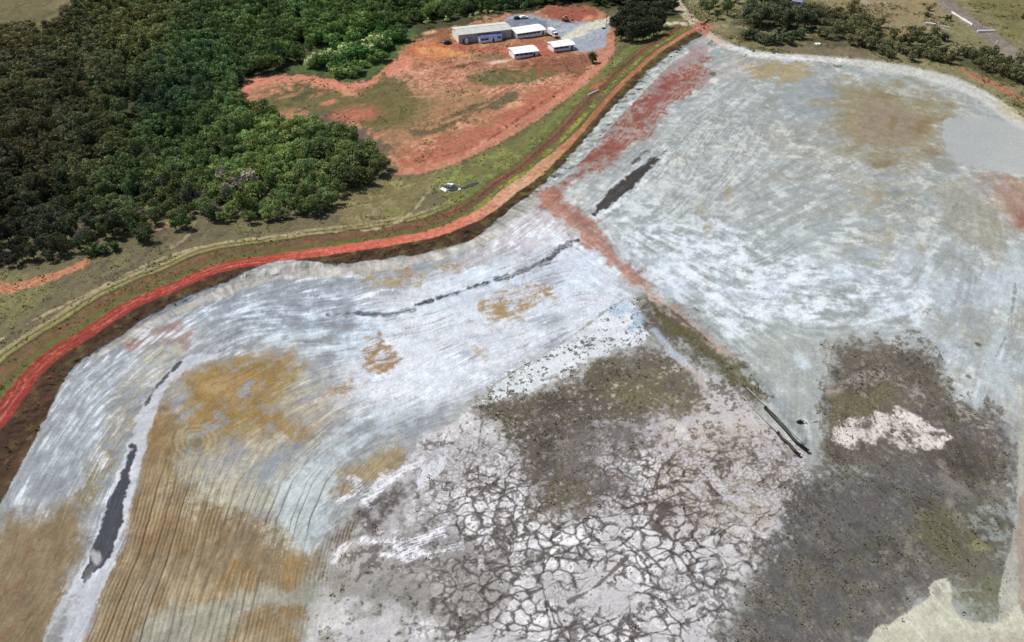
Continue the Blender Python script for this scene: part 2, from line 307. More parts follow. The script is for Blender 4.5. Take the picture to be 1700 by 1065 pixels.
# left basin
LB = pmask([(-300, 1300), (-60, 900), (0, 832), (120, 612), (235, 532), (385, 462), (460, 434), (610, 432), (765, 404), (870, 330), (900, 345), (980, 400), (1060, 480), (960, 560), (790, 660), (700, 740), (560, 870), (520, 960), (500, 1100), (480, 1300)], 14, 6) * P_
put(LB, (162, 166, 170)); put(LB * thr(L2, -.6, 1.6), (188, 190, 190), .6); put(LB * thr(L1 + L3, .2, 2.2), (134, 138, 144), .6)
put(pmask([(600, 500), (800, 440), (880, 380), (980, 405), (1055, 480), (1030, 520), (900, 590), (780, 650), (660, 700), (560, 650), (600, 560)], 60, 20) * P_, (228, 231, 238), .92)
put(pmask([(600, 500), (800, 440), (880, 380), (980, 405), (1055, 480), (1030, 520), (900, 590), (780, 650), (660, 700), (560, 650), (600, 560)], 60, 20) * thr(L1p + .7 * L2 + .6 * n_px, .1, 2.2) * P_, (160, 168, 178), .75)
put(pmask([(780, 400), (860, 345), (920, 350), (960, 400), (860, 420), (760, 440)], 24, 10) * P_, (206, 196, 198), .7)
put(pmask([(380, 480), (460, 462), (600, 470), (620, 520), (500, 560), (380, 540), (330, 520)], 30, 10) * P_, (150, 157, 168), .7)
put(pmask([(180, 600), (270, 545), (400, 520), (460, 560), (340, 600), (300, 640), (180, 720), (60, 800), (20, 860), (50, 760), (110, 660)], 24, 12) * P_, (158, 163, 165), .6)
put(pmask([(430, 540), (600, 520), (620, 600), (540, 620), (440, 590)], 30, 10) * thr(L2, 0, 1.4) * P_, (190, 204, 212), .8)
put(pmask([(205, 560), (250, 540), (315, 535), (330, 560), (280, 585), (220, 580)], 18, 8) * P_, (160, 118, 98), .75)
put(pmask([(235, 585), (290, 570), (300, 585), (250, 605)], 12, 5) * P_, (200, 192, 160), .7)
put(pmask([(180, 640), (240, 620), (225, 720), (170, 800), (150, 850), (120, 880), (110, 860), (160, 760)], 22, 12) * thr(L2, -1, .7) * P_, (140, 124, 80), .8)
put(pmask([(100, 700), (150, 690), (130, 780), (90, 800), (60, 790)], 24, 12) * thr(L2, -.4, 1) * P_, (130, 128, 104), .6)
put(LB * thr(-L3 * .6 - n_mid - L1p * .4, .5, 2.4), (140, 146, 156), .6); put(LB * thr(L1p * .5 + L2 * .8 + n_px * .5 + n_mid * .5, .3, 2.6), (232, 238, 246), .7); put(LB * thr(-L1p * .7 - L2 * .6, .9, 2.8), (122, 128, 134), .45)
for q, a_ in (([(400, 530), (600, 515), (640, 560), (600, 620), (520, 640), (430, 590)], .7), ([(430, 800), (540, 760), (600, 700), (700, 690), (640, 750), (545, 830), (500, 900), (470, 880)], .6), ([(700, 480), (860, 430), (980, 415), (1040, 470), (960, 500), (760, 520)], .6), ([(100, 700), (250, 560), (420, 490), (460, 520), (300, 600), (180, 720), (60, 840)], .35)):
    put(pmask(q, 60, 22, ws=5) * thr(L2 + n_mid + n_px * .4, -1.4, 1.2) * P_, (198, 214, 228), a_)
put(pmask([(230, 640), (330, 590), (480, 585), (580, 640), (560, 740), (500, 800), (440, 900), (250, 920)], 110, 24) * thr(L2 * .6 + n_mid + n_px * .4, -1.6, 1) * P_, (164, 148, 108), .7)
# ochre
def ochre(pts, soft=34, warp=16, c=(152, 120, 68), a=.85, k=-.9):
    put(pmask(pts, soft * 1.5, warp, ws=6) * thr(L1 * .7 + L2 * .6 + n_mid + n_sml, k, k + 2.2) * P_, c, a)
ochre([(300, 625), (370, 600), (440, 592), (490, 605), (485, 640), (450, 670), (470, 700), (420, 725), (330, 745), (290, 740), (300, 680)], c=(150, 120, 62), a=1, k=-2.0)
ochre([(440, 690), (500, 700), (540, 725), (520, 738), (450, 715)], 12, 8); ochre([(340, 640), (400, 620), (440, 650), (380, 680)], 16, 8, (166, 136, 92))
ochre([(530, 640), (580, 625), (600, 640), (560, 655)], 12, 8); ochre([(610, 572), (630, 565), (660, 585), (665, 600), (640, 618), (612, 612)], 9, 6, (156, 118, 72), .95, -1.5)
ochre([(770, 575), (800, 572), (815, 590), (800, 598)], 9, 5, (176, 146, 90)); ochre([(800, 500), (860, 478), (915, 475), (918, 490), (870, 520), (830, 535), (805, 525)], 9, 6, (164, 132, 80), .95, -1.7)
ochre([(640, 445), (680, 440), (705, 455), (695, 475), (650, 480), (610, 462)], 14, 8, (160, 134, 92), .9, -1.4); ochre([(712, 438), (750, 432), (780, 440), (745, 454), (712, 450)], 8, 5, (154, 124, 72))
ochre([(540, 840), (560, 780), (640, 745), (700, 735), (690, 760), (640, 800), (580, 830)], 18, 10, (150, 130, 92), .95, -1.8)
ochre([(510, 745), (600, 740), (640, 700), (700, 690), (700, 715), (640, 745), (560, 770)], 18, 10, (150, 138, 112), .6)
# bottom-left tilled brown silt
put(pmask([(-200, 1250), (-60, 1010), (0, 860), (60, 850), (130, 830), (150, 860), (130, 960), (80, 1100), (60, 1250)], 50, 18) * P_, (138, 116, 76), .9)
put(pmask([(-200, 1250), (-60, 1010), (0, 900), (60, 880), (130, 860), (120, 960), (80, 1100), (60, 1250)], 24, 14) * thr(L2 + n_big, .1, 2.2) * P_, (122, 88, 62), .6)
BR = pmask([(245, 680), (300, 700), (300, 780), (400, 850), (480, 880), (540, 930), (510, 990), (490, 1100), (480, 1300), (100, 1300), (165, 1000), (205, 870), (235, 760)], 26, 12) * P_
put(BR, (142, 120, 84), .9); put(BR * thr(L2 + n_mid * .6, .1, 1.5), (168, 146, 112), .7); put(BR * thr(-L3 + n_mid, .1, 1.6), (128, 100, 60), .7)
put(emask(262, 720, 18, 60, -8, .9, 8) * P_, (146, 112, 62), .6)
put(pmask([(380, 925), (545, 920), (545, 965), (470, 985), (360, 975)], 14, 8) * P_ * thr(L2 + n_mid, -1.6, .8), (146, 114, 64), .8)
put(pmask([(410, 1010), (500, 1000), (505, 1060), (450, 1060)], 14, 8) * P_, (142, 114, 68), .7)
put(pmask([(240, 1030), (360, 990), (520, 985), (530, 1010), (420, 1012), (370, 1060), (330, 1120), (230, 1120)], 16, 10) * P_, (160, 162, 148), .75)
put(pmask([(300, 790), (360, 770), (450, 800), (500, 860), (520, 920), (440, 900), (380, 870), (310, 850)], 30, 14) * thr(L1 + L2, -.6, 1.4) * P_, (176, 174, 154), .8)
put(pmask([(440, 800), (470, 790), (545, 760), (560, 810), (530, 870), (510, 920), (480, 890), (455, 850)], 20, 10) * P_, (186, 198, 200), .85)
put(pmask([(500, 760), (560, 700), (640, 690), (720, 670), (700, 720), (620, 750), (560, 780)], 30, 12) * thr(L1 + L2, -1, 1) * P_, (176, 188, 194), .7)
mul(1 + LB * (.055 * L1p + .06 * n_px)); 
# whirl
sp2 = np.hypot((U - 325) / 1.25, V - 732); put(emask(325, 732, 44, 30, 0, .25, 3) * (.5 + .5 * np.sin(sp2 * .75 + n_sml * 1.2)) * P_, (178, 170, 130), .5)
put(emask(325, 735, 12, 10, 0, .5, 4) * P_, (128, 108, 60), .7)

# centre: wet meadow and cracked crust
CK = pmask([(700, 735), (760, 690), (800, 668), (880, 650), (900, 640), (960, 600), (1060, 575), (1130, 590), (1220, 640), (1260, 690), (1330, 750), (1350, 850), (1290, 920), (1230, 980), (1200, 1100), (1200, 1300), (500, 1300), (510, 1060), (535, 960), (560, 880), (640, 800)], 18, 10, ws=3) * P_
put(CK, (208, 203, 203)); put(CK * thr(n_mid + .6 * n_px, -.4, .7), (246, 243, 242), .9); put(CK * thr(n_big + n_mid * .5 + n_px * .3, .2, 1.2), (160, 152, 152), .7)
put(pmask([(520, 900), (640, 880), (830, 930), (840, 1010), (760, 1040), (660, 1010), (560, 990)], 30, 14) * P_, (128, 120, 108), .65)
put(pmask([(550, 900), (570, 860), (620, 830), (660, 800), (690, 790), (680, 830), (640, 880), (590, 900)], 44, 14, ws=8) * thr(n_px + n_sml, -2.2, .1) * P_, (80, 72, 66), .95)
put(pmask([(640, 920), (660, 870), (720, 850), (780, 890), (740, 925)], 24, 10) * P_, (150, 146, 142), .7)
put(pmask([(1100, 760), (1200, 720), (1260, 730), (1330, 780), (1290, 880), (1200, 890), (1110, 850)], 110, 30, ws=9) * thr(n_px + n_sml + n_mid, -1.6, .8) * P_, (178, 160, 126), .75)
put(pmask([(1080, 690), (1160, 640), (1230, 680), (1250, 740), (1120, 760), (1060, 740)], 90, 26, ws=9) * thr(n_px + n_sml, -1.5, .8) * P_, (186, 172, 158), .7)
# crust cracks: two generations of shrinkage polygons
def voronoi(x, y, seed):
    ix = np.floor(x).astype(np.int64); iy = np.floor(y).astype(np.int64)
    f1 = np.full(x.shape, 9.0, np.float32); f2 = f1.copy()
    for a in (-1, 0, 1):
        for b in (-1, 0, 1):
            cx = ix + a; cy = iy + b
            d = np.hypot(cx + _hash(cx, cy, seed) - x, cy + _hash(cx, cy, seed + 5) - y).astype(np.float32)
            m = d < f1; f2 = np.where(m, f1, np.minimum(f2, d)); f1 = np.where(m, d, f1)
    return f2 - f1
wx = X0 + 1.1 * n_sml + .8 * n_mid; wy = Y0 + 1.1 * np.roll(n_sml, 97, 1) + .8 * np.roll(n_mid, 51, 1)
wx = X0 + .35 * n_sml + .18 * n_fin + 1.0 * fbm(X0 / 5, Y0 / 5, 81, 3); wy = Y0 + .35 * np.roll(n_sml, 97, 1) + .18 * np.roll(n_fin, 61, 1) + 1.0 * fbm(X0 / 5, Y0 / 5, 83, 3)
vb = voronoi(wx / 3.6, wy / 3.1, 3); vsn = voronoi(wx / 1.25, wy / 1.3, 9)
cden = CK * sm(690, 780, V) * np.clip(sm(600, 800, U), 0, 1)
cb = sm(.27 + .08 * n_mid + .10 * n_sml + .12 * n_px, .0, vb) * thr(n_mid + .5 * n_sml + .5 * n_px, -1.0, .2); cs = sm(.40 + .2 * n_sml + .2 * n_px, .0, vsn) * np.clip(thr(fbm(X0 / 9, Y0 / 9, 77), -.1, .5) * .8 + sm(900, 780, V) * .9, 0, 1)
vc = voronoi(wx / 9.5 + 3.3, wy / 7.5, 23); put(cden * sm(.10 + .05 * n_sml + .05 * n_px + .04 * n_mid, .0, vc) * thr(n_mid + n_sml * .4, -1.3, -.2), (70, 62, 58), .9)
put(cden * cb, (62, 55, 53), .92); put(cden * cs, (100, 88, 82), .75)
put(CK * thr(n_fin + n_sml * .6 + .9 * fbm(X0 / 12, Y0 / 12, 91), .5, 1.0), (96, 88, 82), .8)
put(CK * thr(n_px - n_fin * .5 + .4 * n_mid, .55, .95), (92, 82, 76), .75); put(CK * thr(-n_fin + n_sml * .5, .8, 1.3), (236, 230, 230), .6)
put(lmask([(945, 998), (985, 975), (1015, 950), (1040, 925)], 7, 3, 1) * P_, (108, 98, 92), .9)
put(lmask([(765, 800), (790, 750), (800, 700)], 2, 2, 1) * P_, (84, 76, 70), .8); put(lmask([(772, 805), (782, 770), (812, 715)], 2, 2, 1) * P_, (84, 76, 70), .8)
# white smears
for q in ([(560, 925), (590, 905), (640, 895), (655, 880)], [(600, 835), (640, 800), (690, 762)], [(640, 915), (700, 918), (760, 905)], [(655, 905), (720, 885), (740, 870)], [(560, 835), (600, 812), (580, 800)]):
    put(lmask(q, 15, 8, 6, ws=5) * thr(L1 + n_px, -1.2, .6) * P_, (238, 236, 240), .95)
put(pmask([(690, 790), (715, 750), (742, 742), (738, 765), (712, 800), (695, 812)], 8, 5, ws=3) * thr(n_fin + L1 * .5, -.8, .2) * P_, (222, 222, 228), .9)
# meadow
VEG = [([(800, 668), (850, 650), (900, 640), (960, 612), (1000, 590), (1060, 575), (1110, 588), (1150, 625), (1150, 660), (1120, 690), (1060, 705), (980, 720), (930, 760), (900, 840), (880, 800), (850, 740), (810, 700)], (94, 84, 62), 1.0),
       ([(960, 620), (1030, 585), (1090, 585), (1130, 625), (1100, 665), (1020, 660)], (106, 96, 62), .8), ([(1040, 640), (1140, 640), (1150, 668), (1060, 690)], (116, 108, 66), .7),
       ([(880, 700), (1060, 690), (1050, 740), (1000, 760), (1040, 800), (980, 850), (900, 830)], (96, 86, 78), .85),
       ([(905, 800), (960, 790), (970, 840), (930, 850), (915, 880)], (98, 90, 60), .7),
       ([(1060, 500), (1100, 505), (1140, 530), (1190, 575), (1240, 610), (1270, 660), (1230, 655), (1170, 610), (1120, 570), (1070, 535)], (92, 84, 58), 1.0),
       ([(1050, 515), (1110, 530), (1120, 570), (1080, 560), (1050, 540)], (86, 72, 64), .8),
       ([(1382, 560), (1440, 565), (1560, 590), (1580, 640), (1600, 700), (1560, 740), (1480, 790), (1400, 780), (1360, 760), (1365, 690), (1372, 600)], (92, 80, 62), .95),
       ([(1560, 700), (1600, 665), (1660, 690), (1690, 760), (1688, 860), (1665, 960), (1630, 1000), (1540, 990), (1450, 1045), (1380, 1100), (1200, 1100), (1220, 1010), (1240, 950), (1290, 900), (1310, 810), (1380, 780), (1480, 760)], (98, 92, 86), 1.0),
       ([(1320, 800), (1400, 790), (1560, 780), (1640, 800), (1640, 900), (1520, 960), (1400, 1060), (1260, 1080), (1260, 960)], (90, 86, 84), .8),
       ([(1500, 700), (1570, 680), (1640, 720), (1640, 800), (1560, 790)], (84, 72, 62), .8),
       ([(1560, 850), (1650, 840), (1672, 900), (1640, 980), (1560, 960)], (92, 92, 52), .75), ([(1390, 640), (1470, 630), (1500, 670), (1440, 700), (1390, 690)], (106, 96, 60), .9), ([(1575, 955), (1640, 930), (1676, 940), (1672, 1026), (1610, 1032), (1586, 1000)], (112, 112, 88), .9)]
vegm = np.zeros_like(U)
for pts, c, a in VEG:
    m = pmask(pts, 64, 18, ws=9) * P_; m = m * .35 + .65 * sm(-.35, .4, m - .5 + .4 * n_px + .2 * n_fin + .14 * L1) * sm(.02, .25, m); gq = (c[0] + c[1] + c[2]) / 3; put(m, tuple((x * .85 + gq * .15) * 1.04 + 5 for x in c), a); vegm = np.maximum(vegm, m * a)
put(vegm * thr(n_mid + n_sml, .1, 1.6), (116, 110, 92), .45); put(vegm * thr(n_big - n_mid * .6, .1, .8), (112, 104, 98), .5); put(vegm * thr(n_fin, .4, 1.4), (72, 66, 58), .4)
put(vegm * thr(-n_fin + L1 * .3, .5, 1.1), (138, 132, 118), .6)
put(vegm * thr(L1 * .5 + n_px, .5, 1.9), (146, 138, 126), .6); put(vegm * thr(-L2 * .6 - n_px + n_mid, .7, 2.2), (72, 66, 56), .6); put(CK * vegm * thr(n_px + n_fin, .9, 1.6), (200, 190, 182), .6)
bm = lmask([(1075, 492), (1110, 520), (1160, 565), (1210, 606), (1262, 655)], [24, 34, 36, 34, 20], 12, 6, ws=6) * P_; put(bm * thr(n_px + n_sml, -2, .2), (96, 90, 58), .95); put(bm * thr(n_mid, 0, 1), (78, 76, 44), .6)
put(pmask([(1586, 985), (1640, 960), (1672, 970), (1670, 1022), (1640, 1030), (1610, 1028)], 20, 5, ws=3) * P_ * thr(n_px, -1.8, .6), (124, 122, 98), .85)
put(vegm * thr(n_big + n_mid * .7 + n_px * .3, .2, 1.3) * sm(1000, 1350, U), (96, 94, 62), .6); put(vegm * thr(fbm(X0 / 9, Y0 / 7, 191) + n_px * .3, .25, .9), (76, 72, 66), .55); put(vegm * thr(fbm(X0 / 7, Y0 / 9, 193) + n_px * .4, .5, 1.2), (150, 144, 132), .5)
put(pmask([(1180, 820), (1300, 780), (1330, 850), (1290, 940), (1200, 1000)], 70, 20, ws=8) * P_ * thr(n_px + n_fin * .6, .1, 1.2), (196, 190, 182), .7)
# pale patches in the meadow
put(pmask([(1385, 700), (1440, 690), (1480, 672), (1530, 690), (1570, 722), (1565, 735), (1500, 742), (1440, 735), (1400, 735)], 8, 9, ws=8) * thr(n_sml + L1 * .3, -.8, .1) * P_, (224, 214, 206), .95)
put(lmask([(1380, 645), (1430, 625), (1490, 628), (1530, 660)], 16, 10, 6, ws=6) * thr(n_fin + n_sml * .5, -.4, .5) * P_, (168, 152, 144), .7)
put(pmask([(1590, 680), (1640, 690), (1660, 740), (1620, 720)], 12, 8, ws=6) * thr(n_fin, -.2, .5) * P_, (172, 162, 148), .7)
put(pmask([(1610, 850), (1680, 845), (1680, 920), (1640, 925)], 10, 8, ws=6) * thr(n_fin + n_sml, -.2, .5) * P_, (160, 166, 158), .6)
put(pmask([(1610, 890), (1640, 900), (1670, 915), (1620, 915)], 14, 6, ws=5) * thr(n_px, -1, .5) * P_, (150, 148, 96), .6)
put(pmask([(1570, 960), (1650, 1000), (1640, 1030), (1580, 1030)], 10, 8, ws=6) * thr(n_fin, -.3, .5) * P_, (150, 156, 140), .7)
# speckled shore below the white slope
SH = pmask([(820, 640), (900, 590), (1000, 530), (1040, 500), (1065, 500), (1055, 530), (1075, 560), (1000, 590), (930, 625), (860, 655), (810, 665)], 10, 5, ws=4) * P_
put(SH, (228, 232, 234), .92); put(SH * thr(n_fin + .3 * n_sml, .35, .7), (84, 80, 64), .85); put(SH * thr(n_sml, .3, .9) * (V > 600), (150, 150, 118), .45)
put(lmask([(700, 715), (760, 680), (850, 620), (930, 570), (1000, 520), (1040, 495)], 2.2, 2.5, 2) * P_, (146, 144, 128), .8)
put(lmask([(1020, 520), (1040, 505), (1060, 520), (1050, 540)], 12, 8, 5, ws=4) * P_, (176, 200, 220), .8)
put(lmask([(1080, 545), (1110, 575), (1150, 612)], [8, 12, 8], 6, 4, ws=3) * P_, (176, 186, 200), .9); put(lmask([(1130, 600), (1170, 640)], 10, 8, 4, ws=4) * P_, (200, 188, 180), .8)

# right basin
RB = pmask([(1165, 66), (1280, 98), (1500, 125), (1700, 220), (2000, 420), (2000, 700), (1690, 660), (1600, 690), (1560, 600), (1380, 560), (1365, 720), (1340, 745), (1270, 660), (1180, 570), (1060, 480), (950, 370), (905, 320), (1000, 210), (1100, 105)], 14, 4) * P_ * (1 - np.clip(vegm * 1.6, 0, 1))
put(RB, (164, 169, 166)); put(RB * thr(L2 + fbm(X0 / 18, Y0 / 18, 95), -.8, 2.2), (192, 197, 195), .75); put(RB * thr(L3 * .7 + n_mid + .6 * n_px, .2, 2.0), (138, 142, 134), .75); put(RB * thr(n_px + n_sml + .5 * L2, .6, 1.9), (216, 219, 216), .45); put(RB * sm(360, 200, V) * thr(n_mid * .5 + n_big + L3 * .3, -1.4, .8), (152, 156, 152), .55); put(RB * sm(330, 200, V) * sm(1200, 1400, U) * thr(n_mid + L3 * .5, -.5, 1.2), (158, 150, 132), .6); put(RB * thr(n_mid - L3 * .5 + n_big, .3, 1.8), (162, 156, 136), .5); put(RB * thr(n_sml + n_mid + L1 * .3, .3, 1.8), (206, 209, 204), .6)
put(pmask([(1000, 360), (1090, 340), (1200, 380), (1330, 430), (1450, 470), (1560, 480), (1540, 540), (1400, 545), (1270, 540), (1200, 560), (1110, 490), (1040, 440)], 50, 18) * thr(L1 * .25 + L2 * .35 + n_mid * .8 + n_sml * .6 + n_px * .6, -1.2, 1.3) * RB, (220, 228, 234), .95)
put(pmask([(1020, 330), (1090, 260), (1160, 170), (1230, 190), (1260, 260), (1230, 330), (1150, 380), (1060, 380)], 40, 14) * thr(L1 * .6 + n_px, -.8, 1.4) * RB, (196, 200, 196), .8)
put(RB * sm(340, 460, V) * thr(L3 * .7 + n_big * .6 + n_px * .3, -.5, 1.8), (208, 219, 230), .55)
put(pmask([(1300, 130), (1400, 130), (1380, 200), (1300, 190)], 30, 12) * RB, (150, 158, 160), .7)
put(pmask([(1380, 160), (1450, 140), (1540, 155), (1580, 180), (1570, 230), (1545, 262), (1480, 268), (1420, 258), (1385, 220)], 60, 26, ws=9) * RB, (150, 137, 104), .95)
put(pmask([(1430, 180), (1490, 170), (1540, 200), (1500, 250), (1440, 230)], 26, 12) * RB, (150, 134, 112), .8)
for e in ((1530, 215, 16, 12), (1555, 250, 16, 7), (1480, 205, 7, 14), (1470, 160, 22, 4), (1465, 270, 26, 6), (1540, 200, 18, 8)): put(emask(*e, 0, .6, 8) * RB, (134, 112, 72), .6)
put(pmask([(1230, 108), (1330, 105), (1350, 120), (1300, 136), (1250, 130)], 14, 7) * RB, (168, 150, 96), .8)
put(pmask([(1180, 110), (1240, 100), (1250, 130), (1195, 132)], 14, 7) * thr(L1, -.6, .7) * RB, (196, 178, 168), .7)
put(pmask([(1170, 80), (1190, 76), (1195, 100), (1172, 104)], 7, 3) * RB, (160, 172, 170), .8); put(lmask([(1162, 84), (1175, 84), (1192, 77)], 4, 3, 2) * RB, (226, 220, 220), .9)
put(emask(1183, 122, 6, 4) * RB, (80, 76, 66), .8); put(emask(1185, 133, 9, 4, 10) * RB, (220, 216, 210), .9)
put(pmask([(1395, 300), (1500, 290), (1540, 330), (1500, 380), (1420, 350)], 30, 14) * thr(L2, -.3, 1.2) * RB, (152, 146, 120), .7)
put(pmask([(1480, 350), (1540, 330), (1570, 370), (1545, 410), (1500, 405)], 20, 10, ws=5) * thr(n_sml, -.6, .5) * RB, (196, 198, 190), .7)
for (a, b) in ((1165, 345), (1208, 325), (1175, 385), (1525, 415), (1460, 325), (1480, 395)): put(emask(a, b, 9, 13, -20, .6, 5, 3) * thr(n_sml + L1 * .4, -.4, .5) * RB, (150, 134, 88), .7)
put(emask(1660, 305 - 40, 110, 0.1, 0) * 0, (0, 0, 0))
put(pmask([(1640, 295), (1720, 300), (1720, 380), (1660, 350), (1630, 320)], 60, 22, ws=6) * RB, (166, 128, 100), .8); put(emask(1700, 365, 12, 16, 0, .9, 5) * RB, (146, 76, 60), .7)
put(pmask([(1570, 300), (1650, 330), (1680, 400), (1640, 420), (1570, 380)], 30, 10) * RB, (156, 152, 132), .7)
put(pmask([(1560, 430), (1600, 420), (1640, 520), (1620, 600), (1560, 560)], 30, 12) * thr(L2, -.5, 1) * RB, (148, 152, 154), .7)
put(lmask([(1690, 430), (1675, 500), (1665, 550), (1650, 590), (1660, 630), (1690, 680)], [26, 22, 24, 26, 30, 30], 14, 6) * RB, (186, 196, 196), .8); put(lmask([(1685, 470), (1682, 510), (1670, 555), (1650, 600)], 2.5, 3, 3) * RB, (120, 128, 128), .7)
put(pmask([(1240, 570), (1300, 550), (1370, 560), (1360, 640), (1362, 720), (1330, 700), (1290, 650)], 24, 7) * RB, (166, 172, 164), .8); put(emask(1330, 600, 14, 12, 0, .5, 6) * RB, (204, 214, 222), .8)
put(lmask([(1385, 555), (1375, 590), (1370, 620)], 5, 3, 2) * P_, (188, 188, 176), .7)
put(pmask([(1380, 520), (1450, 530), (1560, 540), (1570, 590), (1480, 575), (1390, 565)], 16, 8) * thr(L1, -.6, .8) * RB, (160, 164, 160), .7)
for (a, b) in ((1624, 571), (1608, 625), (1580, 645), (1578, 690)): put(emask(a, b, 6, 3, -25) * P_, (60, 62, 52), .8)
# smooth pale silt pan
m_pan = pmask([(1568, 205), (1590, 192), (1640, 195), (1700, 215), (1780, 250), (1780, 300), (1690, 292), (1640, 285), (1595, 270), (1570, 240)], 6, 2)
put(m_pan, (172, 175, 172)); put(m_pan * sm(1600, 1700, U), (182, 184, 178), .6); put(lmask([(1610, 280), (1650, 287), (1700, 292)], 3, 3, 1), (206, 202, 190), .7)
# red spoil on the pond edge
RED = pmask([(1165, 85), (1175, 115), (1160, 145), (1110, 185), (1080, 215), (1050, 240), (1010, 275), (975, 282), (945, 310), (920, 335), (890, 345), (905, 318), (950, 285), (985, 240), (1030, 190), (1080, 140), (1120, 100)], 12, 8, ws=4)
put(RED * P_ * thr(n_sml + L1 * .4 + n_mid * .4, -1.6, .2), (146, 82, 62), .96); put(RED * P_ * thr(L1 - n_sml, .2, 1.2), (182, 160, 152), .7)
for e in ((1110, 135, 26, 9, 30), (1085, 165, 20, 9, 35), (1015, 245, 22, 11, 20), (985, 262, 14, 9, 30), (1060, 195, 18, 7, 35)): put(emask(*e, .6, 8, 5) * P_, (142, 70, 58), .7)
put(pmask([(1150, 75), (1170, 68), (1165, 95), (1110, 125), (1080, 145), (1110, 105)], 9, 5) * P_, (172, 152, 150), .7)
# pale ragged spoil band below the inner slope
m_band = lmask([(150, 592), (195, 570), (235, 548), (320, 505), (385, 478), (430, 458), (500, 447), (560, 448), (620, 441), (700, 428), (760, 414), (800, 396), (840, 366), (875, 338), (905, 312)], [12, 14, 13, 10, 18, 22, 26, 20, 18, 14, 16, 22, 22, 20, 16], 5, 2, ws=2) * P_
put(m_band, (186, 180, 168), .85); put(m_band * thr(n_rip, -.1, .7), (220, 214, 206), .8); put(m_band * thr(-n_rip, .2, .9), (126, 120, 108), .6)
m_rock = lmask([(905, 312), (935, 285), (960, 258), (1000, 212), (1040, 168), (1080, 128), (1112, 98), (1140, 84)], [10, 18, 20, 19, 17, 15, 13, 10], 3, 1, ws=1.5)
m_rock = m_rock * (1 - m_crest)
put(m_rock, (192, 196, 188), .95); put(m_rock * thr(n_px + n_sml, 0, 1), (222, 222, 212), .8); put(m_rock * thr(-n_px - n_sml, .5, 1.3), (150, 154, 148), .7)
# dividing bank with its red track
m_track = lmask([(915, 330), (950, 362), (985, 395), (1020, 430), (1050, 455), (1090, 490), (1130, 520), (1180, 562), (1215, 592)], [46, 36, 26, 18, 20, 16, 12, 12, 10], 12, 4, ws=4)
put(m_track * P_ * (U < 1095), (168, 112, 90), .85); put(m_track * P_ * (U >= 1075), (178, 156, 142), .8); put(m_track * P_ * thr(n_sml + L1 * .5, .2, 1.1), (196, 160, 146), .6)
put(lmask([(1062, 478), (1100, 505), (1140, 535), (1180, 570)], 3, 3, 1) * P_, (88, 66, 48), .8)
put(lmask([(975, 345), (990, 352), (1060, 440)], 8, 6, 3) * P_, (170, 168, 164), .4)
wet = np.zeros_like(U)
# dark wet silt
def dark(pts, wd_, c=(34, 37, 46), warp=2, ws=3, k=-1.2):
    global wet
    m = lmask(pts, [x * .95 + .5 for x in wd_], 4, warp, ws) * thr(L1p * .5 + n_sml * .5, k - 1.6, k + .2) * P_; wet = np.maximum(wet, m)
    put(lmask(pts, [x * 1.5 + 6 for x in wd_], 10, 4, 4) * P_ * thr(L1p + n_px, -1.5, 1), (224, 228, 234), .5); put(m, c, 1); put(m * thr(L1p + n_px * .5, .8, 2.4), tuple(x + 46 for x in c), .6)
put(lmask([(984, 362), (1010, 345), (1040, 322), (1080, 290), (1108, 250)], 10, 8, 4, 4) * thr(L1 + n_px, -1, 1) * P_, (226, 230, 232), .7)
dark([(988, 355), (1005, 335), (1030, 315), (1050, 298), (1075, 276), (1100, 254)], [5, 16, 20, 18, 15, 5], (66, 62, 56)); dark([(1035, 285), (1060, 262), (1080, 248)], [3, 7, 3], (92, 88, 86))
dark([(895, 440), (915, 425), (935, 408), (960, 397)], [8, 9, 9, 5], (64, 64, 64), 2, 3, -.7)
dark([(545, 522), (600, 520), (650, 522), (690, 512)], [3, 6, 6, 3], (70, 80, 92), 2, 3, .2); dark([(690, 505), (740, 492), (800, 472), (850, 455), (900, 432)], [2, 3, 4, 4.5, 5], (54, 60, 68), 1.5, 2, 0); dark([(640, 532), (700, 522), (770, 500), (830, 478)], [2, 3, 3, 2], (120, 130, 140), 2, 2, 1.0); dark([(860, 440), (905, 420), (945, 400)], [2, 3, 2], (110, 116, 120), 2, 2, .8)
put(lmask([(720, 512), (800, 488), (880, 462), (940, 435), (990, 420)], [3, 10, 14, 16, 14], 6, 3, 3) * P_ * thr(L1, -.8, .8), (198, 210, 222), .8)
put(pmask([(505, 960), (560, 950), (700, 985), (740, 1100), (480, 1120)], 60, 16, ws=6) * P_ * thr(n_px + n_sml, -.9, .8), (140, 138, 126), .75); put(pmask([(520, 940), (700, 960), (820, 1010), (760, 1100), (560, 1100)], 60, 16) * P_ * thr(n_fin + n_px, .6, 1.5), (80, 74, 66), .8)
# drain down the left basin
put(lmask([(360, 590), (320, 598), (285, 622), (258, 655), (238, 700), (226, 745), (210, 800), (190, 860), (165, 930), (130, 1000), (95, 1080), (60, 1180)], [12, 18, 20, 20, 24, 26, 34, 42, 46, 56, 64, 76], 5, 3, 2) * P_, (196, 198, 204), .95)
put(lmask([(410, 560), (360, 580), (310, 600)], 18, 12, 5) * P_ * thr(L1, -1, 1), (192, 202, 212), .8)
dark([(300, 600), (275, 625), (254, 650), (242, 672)], [3, 6, 7, 4], (62, 62, 58), 1, 1, -2)
dark([(222, 740), (212, 780), (200, 820), (190, 855), (175, 895), (158, 930), (140, 958)], [4, 9, 22, 34, 36, 32, 8], (42, 46, 60), 2, 4, -2)
put(lmask([(158, 930), (148, 950), (140, 975)], [10, 14, 4], 4, 2, 3) * P_, (88, 84, 82), .8); put(emask(157, 925, 8, 12, 20, .4, 4) * P_, (186, 184, 186), .8)
put(lmask([(120, 990), (85, 1060), (70, 1120)], 20, 14, 4) * P_, (120, 116, 104), .6)
